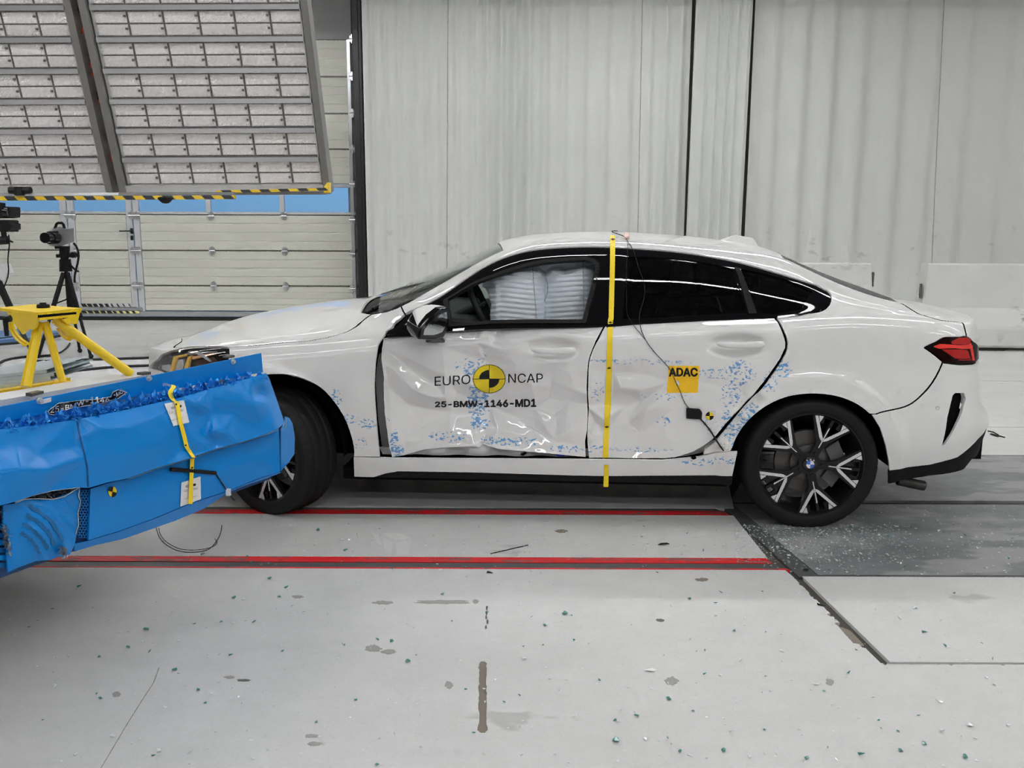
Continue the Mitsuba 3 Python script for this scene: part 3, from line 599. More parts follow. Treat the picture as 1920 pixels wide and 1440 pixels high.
bumper = shapely.union_all([bh.buffer(.0005), Polygon(mirror_q(np.asarray((bh if bh.geom_type == 'Polygon' else max(bh.geoms, key=lambda g: g.area)).exterior.coords))).buffer(.0005)])
car('front_bumper', panel_mesh(bumper, h=.022), 'white_paint')
# head lamps: dark bowl, amber light guides, chrome pieces, clear lens
for mir in (False, True):
    put = (lambda m: mirrored(m)) if mir else (lambda m: m)
    k = car('headlight', put(panel_mesh(hl, h=.012, gap=.003, off=-.035, th=.02)), 'gloss_black')
    for pl, m_, o in (([(313, 699), (322, 667), (345, 662.5), (345, 666), (327, 670), (319, 700)], 'amber', -.012), ([(338, 700), (349, 668), (357, 665), (353, 672), (346, 700)], 'amber', -.012), ([(357, 668), (398, 660), (400, 663), (358, 673)], 'amber_pale', -.012),
                      ([(298, 692), (300, 684), (312, 682), (316, 687), (312, 696)], 'chrome', -.015), ([(322, 697), (329, 673), (338, 672), (340, 682), (334, 697)], 'chrome', -.018), ([(341, 659), (400, 655), (404, 657), (342, 663)], 'chrome', -.02), ([(350, 660), (392, 678), (394, 676), (353, 657)], 'chrome', -.006), ([(360, 676), (395, 668), (405, 676), (365, 692)], 'brown_gloss', -.02)):
        if m_ not in scene:
            mat('amber', srgb(255, 205, 80), rough=.3, coat=.6); mat('amber_pale', srgb(250, 190, 130), rough=.3, coat=.6); mat('brown_gloss', (.05, .02, .012), rough=.15, coat=.8)
        add(k + '__' + {'amber': 'light_guide', 'amber_pale': 'light_guide', 'chrome': 'reflector', 'brown_gloss': 'projector'}[m_], (lambda w: trimesh.Trimesh(to_world(w.vertices), w.faces, process=False))(put(panel_mesh(carpx(pl), h=.012, gap=0, off=o, th=.012))), m_)
    w = put(panel_mesh(hl, h=.012, gap=.003, off=-.001, th=.0005)); add(k + '__lens', trimesh.Trimesh(to_world(w.vertices), w.faces, process=False), 'lens_glass')

# windscreen, roof, rear window, boot lid
def full(half, c0, c1):
    """a polygon from the near half's edge (rear to front or front to rear) and its mirror"""
    return np.vstack([half, [[c1, SC]], mirror_q(half)[::-1], [[c0, SC]]])
ws = carpx([(708, 585.5), (724, 584), (750, 575.5)]); e6 = lambda pts: carpx(pts)
wl = np.vstack([ws, e6([(795, 551), (850, 519.5), (900, 491), (943, 470)])])
uw0, uw1 = ws[0, 0] - .13, wl[-1, 0] - .07
car('windshield', panel_mesh(full(wl, uw0, uw1), h=.03, off=-.002, th=.005), 'clear_glass')
cow = np.array([[ucowl - .12, 1.0], [ws[2, 0] + .0, hc[-1, 1] - .02]])
cowl_half = np.vstack([[[ucowl - .10, SC], [ucowl - .08, 1.45]], carpx([(672, 584), (697, 589), (724, 585.5), (750, 576)])])
car('cowl', panel_mesh(full(cowl_half[1:], ucowl - .10, uw0 + .22), h=.03, off=-.022, th=.01), 'satin_black')
us_r = carpx([(943, 470), (1470, 485)])
roof_half = np.c_[np.linspace(us_r[0, 0], us_r[1, 0], 30), np.full(30, 1.34)]
roof_half[0, 1], roof_half[-1, 1] = us_r[0, 1], us_r[1, 1]
car('roof', panel_mesh(full(roof_half, us_r[0, 0] - .07, us_r[1, 0] + .03), h=.03, gap=.0012), 'white_paint')
rgl = carpx([(1470, 485), (1500, 499), (1561, 527), (1618, 549), (1666, 563), (1688, 568)])
car('rear_window', panel_mesh(full(rgl, us_r[1, 0] + .03, rgl[-1, 0] + .05), h=.03, off=-.003, th=.005), mat('dark_rear_glass', (.008, .009, .010), rough=.22, spec=.2))
tr = carpx([(1688, 569), (1700, 575), (1716, 585), (1735, 593), (1763, 600.5), (1803, 604.5), (1809, 617), (1812, 631), (1821, 636)])
tr = np.vstack([tr, [[tr[-1, 0] + .1, tr[-1, 1] - .01], [UM, tr[-1, 1] - .02]]])
trm = panel_mesh(np.vstack([tr, mirror_q(tr)[::-1], [[rgl[-1, 0] + .05, SC]]]), h=.02, th=.012); car('trunk_lid', trm, 'white_paint')

# side frames: A-pillar, roof rail and rear quarter in one pressing
rd_edge = [(1322, 839), (1343, 824), (1360, 802.5), (1379, 780), (1400, 757), (1420.5, 736), (1447.6, 702), (1466, 674), (1475.5, 652.5), (1476, 642), (1469, 620), (1461, 604), (1455.5, 595.5)]
dlo_rear = [(1495, 591.5), (1531, 586), (1546, 580.7), (1557, 568), (1558.5, 557), (1551, 544.6), (1531, 533.8), (1495, 523), (1441, 506.7), (1387, 492), (1333, 481), (1260, 470.6), (1188, 465), (1143, 462.5), (1080, 462), (1040, 464), (1000, 468), (967, 475), (933, 487), (900, 504), (832, 551), (790, 574)]
light_px = [(1767, 678), (1753, 666), (1733, 652), (1757, 640), (1771, 631.5), (1807, 630), (1819, 635)]
seam = [(1767, 680), (1757, 702), (1743, 724), (1726.6, 742), (1706.5, 758), (1682, 766.5), (1642, 776.6)]
arch_r = [(1630, 776), (1602, 756), (1569.5, 744), (1529, 739), (1489, 742), (1448.6, 756), (1416, 778.6), (1392, 807), (1376, 839), (1371, 847)]
arch_r = sp(arch_r, 44); rd_edge = sp(rd_edge, 50); seam = sp(seam, 24); dlo_rear = sp(dlo_rear[:6], 24) + sp(dlo_rear[6:], 50)
side_q = np.vstack([carpx([(759, 588), (752, 574)]), wl[3:], roof_half[1:], rgl[1:], tr[1:8], carpx(light_px[::-1]), carpx(seam), carpx(arch_r), carpx([(1347, 848), (1318, 853)]), carpx(rd_edge), carpx(dlo_rear)])
sm_near = panel_mesh(side_q, surf=QD, h=.016, gap=.002); car('side_frame', sm_near, 'scuffed_paint')
car('side_frame', mirrored(panel_mesh(side_q, h=.025, gap=.002)), 'white_paint')
# doors
fd_px = [(719, 634), (716.4, 653), (715, 675), (716.5, 683), (719.7, 707.5), (720, 742), (722, 773), (725, 806), (730.6, 839), (735, 858.5), (757, 854), (794, 843), (831, 839), (888, 836.5), (898, 839.4), (901, 836.6), (904.5, 831.8), (914, 835.5), (936, 842), (984, 846.4), (1028, 850), (1098, 857), (1097, 826), (1101, 806), (1102, 773), (1100, 725), (1102, 686), (1105, 670), (1114.5, 646), (1120, 633), (1131, 612), (1050, 613.5), (970, 614.5), (935, 616), (893, 617.5), (840, 620), (780, 628)]
rd_px = [(1134, 612), (1122, 636), (1111, 657), (1106, 671), (1103, 688), (1102, 740), (1103.5, 765), (1100.5, 815), (1101, 832), (1104, 859), (1142, 859), (1180, 860), (1247, 860), (1267.5, 857.7), (1299, 848), (1319.6, 836), (1340, 821), (1357, 800), (1376, 777.5), (1397, 754.6), (1417.5, 734), (1444.6, 700), (1463, 673), (1472.7, 652.5), (1473, 642), (1466, 620), (1459, 605), (1452, 596.5), (1297, 601.5), (1188, 607)]
car('front_door', panel_mesh(FD.px(fd_px), surf=FD, h=.0075, gap=0, th=.01), 'scuffed_paint', 50)
car('rear_door', panel_mesh(RD.px(rd_px), surf=RD, h=.0085, gap=.0015, th=.012), 'scuffed_paint', 50)
far_fd = panel_mesh(carpx(fd_px[:10] + [(1098, 857)] + fd_px[22:]), h=.03); far_rd = panel_mesh(carpx(rd_px), h=.03)
car('front_door', mirrored(far_fd), 'white_paint'); car('rear_door', mirrored(far_rd), 'white_paint')
# window surround with openings, and the panes
open_px = [(842, 611), (836, 580), (833, 562), (882, 533), (920, 517.5), (947, 507), (990, 494), (1023, 488), (1073, 484), (1098, 483), (1113, 487), (1122, 495), (1122, 505), (1113, 543), (1098, 600), (1096, 604), (922, 605), (890, 608)]
rear_px = [(1176, 479.6), (1224.5, 480), (1297, 486), (1340, 494), (1369, 501), (1375, 505), (1401, 586), (1250, 594), (1170, 597), (1167, 596)]
quarter_px = [(1389, 502), (1423, 508.5), (1477, 523), (1524, 544.6), (1504, 579), (1455.6, 588), (1421, 586)]
frame_q = np.vstack([carpx([(724, 626), (727, 618), (760, 591)]), carpx(dlo_rear[::-1]), carpx([(1455, 596), (1300, 602), (1188, 607.5), (1134, 612), (1050, 614), (970, 615), (893, 618), (840, 621), (780, 629)])])
frame = panel_mesh(frame_q, h=.02, gap=.001, off=-.006, th=.02, holes=[carpx(open_px), carpx(rear_px), carpx(quarter_px)])
car('window_surround', frame, 'gloss_black'); car('window_surround', mirrored(frame), 'gloss_black')
for nm, q, g in (('rear_side_window', rear_px, 'privacy_glass'), ('quarter_window', quarter_px, 'privacy_glass')):
    m = panel_mesh(carpx(q), h=.03, gap=-.004, off=-.012, th=.004); car(nm, m, g); car(nm, mirrored(m), g)
car('front_side_window', mirrored(panel_mesh(carpx(open_px), h=.03, gap=-.004, off=-.012, th=.004)), 'clear_glass')
belt = [(727, 629), (780, 626), (840, 618), (893, 613.5), (970, 611), (1050, 610), (1133, 608)]
for ln in (belt, [(1137, 608.5), (1188, 604), (1297, 598.5), (1400, 594), (1454, 591)], [(1458, 593), (1500, 588.5), (1530, 582), (1544, 577)]):
    q = carpx(ln); q = np.vstack([q, q[::-1] - [0, .018]]); car('belt_trim', panel_mesh(q, h=.012, gap=0, off=.004, th=.012), 'gloss_black')
dv = carpx([(1378, 501), (1387, 503), (1419, 588), (1404, 588)]); car('window_divider', panel_mesh(dv, h=.02, gap=0, off=.002, th=.02), 'satin_black')
pl = carpx([(1120, 484), (1146, 476), (1140, 607), (1100, 608)]); car('pillar_cover', panel_mesh(pl, h=.02, gap=0, off=.001, th=.02), 'gloss_black')
seal = carpx(open_px); ring = fixpoly(seal).buffer(.006).difference(fixpoly(seal).buffer(-.016)); car('window_seal', panel_mesh(ring, h=.014, gap=0, off=.001, th=.02), 'satin_black')
# sills and skirts
sill_q = carpx([(663, 857), (740, 859.5), (1100, 862), (1242.5, 863.5), (1311, 857), (1347, 848), (1383, 847), (1373, 893), (1134, 893), (1080, 892), (880, 886), (747, 884), (723, 888), (700, 895), (664, 894)])
sl = panel_mesh(sill_q, h=.016, gap=.001); car('sill', sl, 'scuffed_paint'); car('sill', mirrored(panel_mesh(sill_q, h=.03)), 'white_paint')
step = carpx([(706, 850), (735, 848), (760, 849), (830, 840), (900, 838), (1000, 847), (1100, 851), (1250, 853), (1330, 822), (1352, 846), (1315, 860), (1243, 869), (1100, 866), (713, 862)])
car('sill_step', panel_mesh(step, h=.016, gap=0, off=-.055, th=.01, off_fn=lambda q: .010 * np.sin(q[:, 0] * 31) * np.sin(q[:, 1] * 60)), 'grey_primer_light' if 'grey_primer_light' in scene else mat('grey_primer_light', (.62, .62, .61), rough=.3, spec=.5, coat=.5))
gapq = carpx([(721, 628), (700, 660), (694, 720), (700, 800), (708, 862), (742, 862), (735, 790), (730, 640)])
car('door_shut_face', panel_mesh(gapq, h=.02, gap=0, off=-.12, th=.004), 'grey_primer')
skirt_q = carpx([(700, 893), (723, 886), (747, 882), (880, 884), (1080, 890), (1134, 891), (1376, 891)])
skirt_q = np.vstack([skirt_q, np.c_[skirt_q[::-1, 0], np.full(len(skirt_q), .0)]])
sk_m = panel_mesh(skirt_q, h=.03, gap=0, off=-.02, th=.01); car('side_skirt', sk_m, 'satin_black'); car('side_skirt', mirrored(sk_m), 'satin_black')
# rear bumper, diffuser, air slot, tail lights
arch_b = [(1634, 777), (1650, 803), (1660, 835), (1666, 867), (1667, 883)]
dt = carpx([(1667, 883), (1743, 872), (1795, 858), (1835, 822), (1852, 798)])
lb = carpx([(1767, 680), (1820, 683), (1829, 682.5)])
slot = carpx([(1791, 738), (1807, 738), (1810.5, 748), (1793, 795), (1771, 833), (1767, 835), (1777, 783), (1787, 742)])
rb_half = np.vstack([carpx(seam)[::-1][:-1], lb, [[lb[-1, 0] + .08, lb[-1, 1]], [UM, lb[-1, 1]], [UM, dt[-1, 1]]], dt[::-1], carpx(arch_b)[::-1]])
rbp = fixpoly(rb_half).difference(fixpoly(slot)); rbp = rbp.buffer(-.002)
mfar = Polygon(mirror_q(np.asarray(rbp.exterior.coords)))
P_, f_, l_ = tri2d(rbp, .016)
n1 = panel_mesh(rbp, h=.016, gap=0); car('rear_bumper', cat([n1, mirrored(panel_mesh(fixpoly(rb_half), h=.03, gap=.002))]), 'white_paint')
car('air_slot', panel_mesh(fixpoly(slot).buffer(.01), h=.01, gap=0, off=-.03, th=.004), 'soft_black')
bm = [(1667, 908), (1743, 893), (1809, 881), (1825, 861), (1836, 853), (1842, 831), (1853, 801)]
db = carpx(bm); dif_half = np.vstack([dt[:], db[::-1]])
dm = panel_mesh(fixpoly(dif_half), h=.016, gap=0, off=-.006); car('rear_diffuser', dm, 'satin_black'); car('rear_diffuser', mirrored(dm), 'satin_black')
lq = np.vstack([carpx(light_px), carpx([(1824, 640)]), [[carpx([(1829, 652)])[0, 0] + .06, carpx([(1829, 652)])[0, 1]], [carpx([(1829, 675)])[0, 0] + .06, carpx([(1829, 675)])[0, 1]]], carpx([(1828, 680.5)])])
scene['lamp_dark'] = {'type': 'twosided', 'bsdf': {'type': 'plastic', 'int_ior': 1.45, 'diffuse_reflectance': rgb(.012, .002, .002)}}; mat('lamp_red', (.42, .012, .010), rough=.12, coat=1.0); mat('lamp_bright', (.80, .05, .04), rough=.15, coat=1.0)
for mir in (False, True):
    put = mirrored if mir else (lambda m: m)
    k = car('tail_light', put(panel_mesh(lq, h=.012, gap=.0015, off=.002, th=.02)), 'lamp_dark')
    for nm, pl, m_ in (('light_guide', [(1749, 650), (1762, 645), (1815, 646), (1822, 648), (1822, 653), (1790, 653), (1760, 654)], 'lamp_bright'), ('lens', [(1783, 641), (1797, 633), (1812, 633), (1819, 637), (1817, 645), (1784, 645)], 'lamp_red'),
                       ('lens', [(1765, 655), (1800, 655), (1813, 657), (1818, 672), (1790, 672), (1778, 664)], 'lamp_red'), ('light_guide', [(1815, 646), (1819, 643), (1822, 652), (1826, 676), (1822, 676), (1818, 656)], 'lamp_bright'), ('light_guide', [(1796, 674), (1820, 673.5), (1820, 675), (1796, 675.5)], 'lamp_red'), ('lamp_cover', [(1735, 652), (1748, 647), (1752, 651), (1748, 654), (1737, 653.5)], 'gloss_black')):
        w = put(panel_mesh(carpx(pl), h=.012, gap=0, off=.0045, th=.004)); add(k + '__' + nm, trimesh.Trimesh(to_world(w.vertices), w.faces, process=False), m_)

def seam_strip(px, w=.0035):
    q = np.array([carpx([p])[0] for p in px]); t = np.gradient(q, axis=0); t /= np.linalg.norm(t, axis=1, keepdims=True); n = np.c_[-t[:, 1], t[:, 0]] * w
    car('gap_shade_strip', panel_mesh(Polygon(np.vstack([q + n, (q - n)[::-1]])).buffer(0), h=.012, gap=0, off=.0004, th=.006), 'soft_black')  # flush black strip paints in the shade of the open panel gap
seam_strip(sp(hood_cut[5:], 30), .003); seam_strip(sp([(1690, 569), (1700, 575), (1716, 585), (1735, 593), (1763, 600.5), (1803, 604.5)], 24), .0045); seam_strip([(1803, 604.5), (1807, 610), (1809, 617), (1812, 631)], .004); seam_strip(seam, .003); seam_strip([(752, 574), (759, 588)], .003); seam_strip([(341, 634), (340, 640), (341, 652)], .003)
# ---------------------------------------------------------------- wheels
mat('tyre_rubber', (.011, .011, .011), rough=.62, spec=.18)
mat('wheel_black', (.009, .009, .010), rough=.3, spec=.25)
mat('brake_grey', (.11, .105, .10), rough=.45, metal=.6); mat('caliper_grey', (.10, .10, .098), rough=.5, metal=.4); mat('bolt_dark', (.02, .02, .02), rough=.4, metal=.7)
mat('badge_blue', srgb(40, 95, 190), rough=.2, coat=.6); mat('badge_white', (.75, .76, .78), rough=.3, coat=.6)
RR = .2525
def pol(r, d): return (r * math.cos(math.radians(d)), r * math.sin(math.radians(d)))
def arc_poly(r0, r1, d0, d1, n=14):
    a = np.linspace(d0, d1, n); return Polygon([pol(r1, t) for t in a] + [pol(r0, t) for t in a[::-1]])
def tyre_mesh(zc):
    n = 240
    half = [(.236, -.085), (.246, -.100), (.258, -.112), (.272, -.1165), (.290, -.1175), (.303, -.1145), (.311, -.107), (.3165, -.096), (.3195, -.082), (.321, -.066), (.3215, -.060), (.3145, -.058), (.3145, -.049), (.322, -.047), (.3225, -.016), (.3150, -.014), (.3150, -.006)]
    prof = np.array(half + [(r, -y) for r, y in half[::-1]])
    m = lathe(prof, n); k = len(prof); v = m.vertices.reshape(n, k, 3)
    groove = (np.arange(n) % 5) == 0
    for j in (7, 8, 9, k - 8, k - 9, k - 10): v[groove, j, 0] *= .988; v[groove, j, 2] *= .988
    v = v.reshape(-1, 3); low = v[:, 2] < -zc + .001
    v[low, 2] = -zc + .001
    m.vertices = v; return m
def wheel_parts(zc):
    """pieces of one wheel about its hub, the outer side towards -y"""
    out = [('tyre', tyre_mesh(zc), 'tyre_rubber', 40)]
    out.append(('barrel', lathe([(.2515, -.100), (.2535, -.108), (.2475, -.1085), (.240, -.098), (.232, -.070), (.222, -.03), (.218, .09), (.25, .10)], 96), 'wheel_black', 40))
    hub = Point(0, 0).buffer(.052, 24)
    for i in range(5):
        a = 66.5 + 72 * i
        arm = Polygon([pol(.03, a + 40), pol(.07, a + 17), pol(.105, a + 11), pol(.122, a + 13.5), pol(.2475, a + 24.2), pol(.2475, a + 18.4), pol(.133, a + 2.0), pol(.133, a - 2.0), pol(.2475, a - 18.4), pol(.2475, a - 24.2), pol(.122, a - 13.5), pol(.105, a - 11), pol(.07, a - 17), pol(.03, a - 40)])
        web = arc_poly(.205, .2475, a - 19, a + 19).difference(arc_poly(.0, .235, a - 9, a + 9)); fin = Polygon([pol(.06, a + 9), pol(.195, a + 2.0), pol(.236, a + 1.8), pol(.236, a - 1.8), pol(.195, a - 2.0), pol(.06, a - 9)])
        body = shapely.union_all([arm.buffer(0), fin.buffer(0), hub])
        m = prism(body, -.098, -.072); v = m.vertices.copy(); r = np.hypot(v[:, 0], v[:, 2]); v[:, 1] += .016 * np.clip(1 - r / .2, 0, 1) ** 1.0; m.vertices = v
        out.append(('spoke', m, 'wheel_black', 30))
        w = prism(web, -.088, -.070); out.append(('spoke_web', w, 'wheel_black', 30))
        def face(poly):
            pp, ff, _ = tri2d(poly.buffer(0), .012); mm = prism(poly, -.1005, -.097); v = mm.vertices.copy(); r = np.hypot(v[:, 0], v[:, 2]); v[:, 1] += .016 * np.clip(1 - r / .2, 0, 1); mm.vertices = v; return mm
        for s in (1, -1):
            out.append(('spoke_facing', face(Polygon([pol(.124, a + s * 2.0), pol(.137, a + s * 8.6), pol(.2455, a + s * 21.9), pol(.2505, a + s * 18.9), pol(.138, a + s * 1.6)]).buffer(0)), 'machined_alloy', 30))
            out.append(('spoke_facing', face(Polygon([pol(.2495, a + s * 18.0), pol(.2505, a + s * 11.2), pol(.212, a + s * 14.6)]).buffer(0)), 'machined_alloy', 30))
        out.append(('spoke_facing', face(Polygon([pol(.088, a + 1.4), pol(.195, a + .8), pol(.195, a - .8), pol(.088, a - 1.4)])), 'machined_alloy', 30))
        out.append(('rim_edge', face(arc_poly(.2435, .2525, a + 19.5, a + 52.5, 22)), 'machined_alloy', 30))
        out.append(('rim_edge', face(arc_poly(.2455, .2525, a - 9.3, a + 9.3)), 'machined_alloy', 30))
        b = trimesh.creation.cylinder(radius=.0075, height=.012, sections=6); b.apply_transform(trimesh.transformations.rotation_matrix(math.pi / 2, (1, 0, 0))); x, z = pol(.056, a + 0.0); b.apply_translation((x, -.088, z)); out.append(('wheel_bolt', b, 'bolt_dark', False))
    out.append(('hub_cap', lathe([(0, -.0945), (.030, -.0945), (.0345, -.092), (.035, -.08)], 40), 'gloss_black', 40))
    for q in range(4):
        a = 90 * q
        sec = Polygon([(0, 0)] + [pol(.0195, a + t) for t in np.linspace(0, 90, 12)])
        out.append(('badge', prism(sec, -.0965, -.0945), 'badge_blue' if q % 2 == 1 else 'badge_white', False))
    for ch, ang in (('B', 128), ('M', 90), ('W', 52)):
        t = meshkit.text_mesh(ch, .0075, .001, bold=True); t.vertices -= [t.bounds[:, 0].mean(), 0, 0]; R = math.radians(ang - 90); v = t.vertices.copy(); v[:, 1] += .0215
        t.vertices = np.c_[v[:, 0] * math.cos(R) - v[:, 1] * math.sin(R), -.0947 - v[:, 2], v[:, 0] * math.sin(R) + v[:, 1] * math.cos(R)]; t.invert(); out.append(('badge_letter', t, 'badge_white', False))
    out.append(('brake_disc', lathe([(.05, -.055), (.085, -.055), (.088, -.035), (.155, -.035), (.157, -.030), (.157, -.012), (.05, -.012)], 64), 'brake_grey', 30))
    cal = cat([trimesh.convex.convex_hull(np.array([(*pol(r, d), y) for r, d in ((.105, 8), (.105, 42), (.175, 10), (.175, 40)) for y in (0, 1)])[:, [0, 2, 1]] * [1, 0, 1] + np.array([(0, y, 0) for _ in range(4) for y in (-.062, .02)])),
               trimesh.convex.convex_hull(np.array([(*pol(r, d), y) for r, d in ((.10, -48), (.10, -18), (.17, -46), (.17, -20)) for y in (0, 1)])[:, [0, 2, 1]] * [1, 0, 1] + np.array([(0, y, 0) for _ in range(4) for y in (-.058, .02)]))])
    out.append(('brake_caliper', cal, 'caliper_grey', False))
    vs = tube([(*pol(.222, 176),)[:1] + (-.075,) + (*pol(.222, 176),)[1:], (pol(.218, 176)[0] + .012, -.10, pol(.218, 176)[1])], .004, 6); out.append(('valve', vs, 'bolt_dark', 30))
    return out
WZ = .31
_parts = wheel_parts(WZ)
def place_wheel(name, x, y, steer=0, far=False):
    k = name if 'car__' + name not in labels and not any(q.startswith('car__' + name + '__') for q in scene) else name + '_001'
    R = np.array([[math.cos(steer), -math.sin(steer), 0], [math.sin(steer), math.cos(steer), 0], [0, 0, 1]])
    for nm, m, b, sm in _parts:
        if far and nm in ('badge', 'badge_letter', 'spoke_facing', 'wheel_bolt', 'rim_edge', 'valve', 'spoke_web'): continue
        v = m.vertices * ([1, -1, 1] if far else [1, 1, 1]); f = m.faces[:, ::-1] if far else m.faces
        add('car__' + k + '__' + nm, trimesh.Trimesh(to_world(v @ R.T + [x, y, WZ]), f, process=False), b, sm)
place_wheel('rear_wheel', XR, .135); place_wheel('front_wheel', XF_W + .03, .150, math.radians(-30))
place_wheel('rear_wheel', XR, 2 * W2 - .135, far=True); place_wheel('front_wheel', XF_W, 2 * W2 - .15, far=True)
# wheel wells, underbody, cabin
for xc, R_ in ((XR, .375), (XF_W, .40)):
    for y0, y1 in ((.045, .42), (2 * W2 - .42, 2 * W2 - .045)):
        prof = [(R_, y0), (R_, y1), (.02, y1)] if y0 < W2 else [(R_, y1), (R_, y0), (.02, y0)]
        m = lathe(prof, 40, a0=math.radians(-4), a1=math.radians(184)); m.apply_translation((xc, 0, .33)); car('wheel_arch_liner', m, 'soft_black', 30)
ub = cat([box(1.92, 1.56, .06, (XR - 1.335, W2, .20)), box(.75, .95, .45, (XF_W, W2, .45)), box(.34, 1.0, .25, (XF_W - .45, W2, .42)), box(.70, .95, .35, (XR, W2, .45)), box(.52, 1.3, .2, (XR + .63, W2, .40))])
car('underbody', ub, 'soft_black', False)
car('firewall', box(.06, 1.62, .62, (XF_W + .52, W2, .55)), 'soft_black', False); car('rear_bulkhead', box(.06, 1.55, .70, (XR - .30, W2, .60)), 'soft_black', False)
door_back = carpx([(724, 632), (745, 800), (760, 838), (900, 820), (1100, 842), (1104, 618)])
car('door_inner', panel_mesh(door_back, h=.03, gap=0, off=-.20, th=.03), 'soft_black')
door_back2 = carpx([(1104, 618), (1108, 845), (1300, 842), (1372, 770), (1400, 640), (1450, 602)]); car('door_inner', panel_mesh(door_back2, h=.03, gap=0, off=-.125, th=.03), 'soft_black')
hm = panel_mesh(full(roof_half, us_r[0, 0] - .05, us_r[1, 0] + .03), h=.05, gap=.0, off=-.035, th=.01); car('headliner', hm, 'soft_black')
def hull_pts(pts, r=.0, sub=1):
    pts = np.asarray(pts, float)
    if r: s = trimesh.creation.icosphere(subdivisions=sub, radius=r).vertices; pts = (pts[:, None] + s[None]).reshape(-1, 3)
    return trimesh.convex.convex_hull(pts)
car('dashboard', hull_pts([(-.62, y, z) for y in (.2, 1.6) for z in (.62, .98)] + [(-.12, y, z) for y in (.2, 1.6) for z in (.60, .90)] + [(-.22, y, .96) for y in (.2, 1.6)], .02), mat('cabin_grey', (.014, .015, .018), rough=.6), 30)
c = car_plane([(902, 574)], .46)[0]; th_ = np.linspace(0, 2 * np.pi, 41); ax = np.array([math.cos(math.radians(25)), 0, math.sin(math.radians(25))]); e1, e2 = np.array([0, 1.0, 0]), np.array([-ax[2], 0, ax[0]])
ringp = np.array([c + .18 * (math.cos(t) * e1 + math.sin(t) * e2) for t in th_])
car('steering_wheel', cat([tube(ringp, .017, 10, caps=False), hull_pts([c - ax * .02 + .06 * (math.cos(t) * e1 + math.sin(t) * e2) for t in th_], .012), tube([c - .17 * e1, c + .17 * e1], .014), tube([c, c - e2 * .17], .014), tube([c, c - ax * .35], .03)]), 'cabin_grey', 40)
for yy in (.48, 1.32):
    car('front_seat', cat([hull_pts([(x, yy + s * .22, z) for x, z in ((.02, .50), (.02, .62), (.5, .45), (.5, .60)) for s in (-1, 1)], .04), hull_pts([(x, yy + s * w, z) for x, z, w in ((.42, .60, .22), (.55, .58, .22), (.68, 1.05, .17), (.60, 1.08, .16)) for s in (-1, 1)], .04), hull_pts([(x, yy + s * .10, z) for x, z in ((.66, 1.14), (.74, 1.13), (.70, 1.26), (.76, 1.24)) for s in (-1, 1)], .03)]), 'cabin_grey', 30)
car('rear_seat', cat([hull_pts([(x, y, z) for x, z in ((1.15, .5), (1.5, .5), (1.62, 1.0), (1.70, .98)) for y in (.3, 1.5)], .04)]), 'cabin_grey', 30)
lv = car_plane([(890, 604), (900, 596), (893, 603), (903, 593)], .40); car('indicator_stalk', tube([lv[0], lv[1]], .012, 8), 'chrome', 30)
# curtain airbag: two ribbed lobes hanging inside the front window
def airbag_fn(p, n, uv):
    a = mikit.noise(p.x * 400, p.z * 400, 3.); return mi.Color3f(.80, .86, .92) * (1 + .05 * (a - .5))
mat('airbag_cloth', mikit.proc(airbag_fn), rough=.55, spec=.4, sheen=.3)
gx, gz = np.meshgrid(np.linspace(903, 1128, 150), np.linspace(478, 612, 150), indexing='ij')
def bump(t, a, b, k=.5): return np.clip(1 - np.abs((t - a) / b) ** 2.4, 0, 1) ** k
topf = np.interp(gx, [903, 920, 945, 975, 998, 1012, 1022, 1036, 1058, 1075, 1095, 1115, 1128], [532, 520, 508, 500, 498, 503, 512, 501, 507, 502, 496, 499, 506])
below = np.clip((gz - topf) / 9.0, 0, 1) ** .5
lob = np.maximum(bump(gx, 968, 56), bump(gx, 1072, 52)) * below
lob = lob * (1 - .35 * np.exp(-((gx - 1020) / 7.0) ** 2))
rip = .0042 * np.sin((gz + np.where(gx < 1020, -.05 * (gx - 968), .015 * (gx - 1072)) + 1.6 * np.sin(gx / 24) - 5 * lob * np.where(gx < 1020, 1, .3)) * 2 * np.pi / 9.4) * below * (.4 + .6 * lob)
fr = np.where(gx < 938, 1, 0) * .018 * np.abs(np.sin(gz * 2 * np.pi / 19)) * np.clip((938 - gx) / 8, 0, 1)
wr = .012 * (meshkit.fbm(np.stack([gx / 14, gz / 14, 0 * gx], -1), 3) - .5) * (1 - below * .75)
yy = .345 - .115 * lob + rip - fr + wr + .02 * (gz - 612) / -134
pp = car_plane(np.c_[gx.ravel(), gz.ravel()], yy.ravel())
ab = fixpoly([(905, 530), (913, 523), (920, 518), (947, 503), (990, 488), (1030, 480), (1120, 479), (1126, 495), (1124, 540), (1110, 611), (921, 611), (919, 590), (921, 570), (914, 548), (911, 541), (905, 539)])
i, j = np.meshgrid(np.arange(149), np.arange(149), indexing='ij'); q = (i * 150 + j).ravel(); ff = np.vstack([np.c_[q, q + 1, q + 151], np.c_[q, q + 151, q + 150]])
flat = np.c_[gx.ravel(), gz.ravel()]; cc = flat[ff].mean(1); ff = ff[shapely.contains_xy(ab, cc[:, 0], cc[:, 1])]
am = trimesh.Trimesh(pp, ff, process=False); am.remove_unreferenced_vertices(); car('airbag', am, 'airbag_cloth', True)
for pts in ([(998, 494), (1000, 520), (1003, 560), (1006, 600)], [(1092, 485), (1094, 530), (1094, 600)], [(1023, 520), (1027, 540), (1020, 565)]):
    ip = LinearNDInterpolator(flat, yy.ravel()); sp = smooth_path(np.c_[np.array(pts, float), np.zeros(len(pts))], 24)[:, :2]
    car('airbag__seam', tube(car_plane(sp, ip(sp) - .003), .0012, 5), 'seam_grey', True)

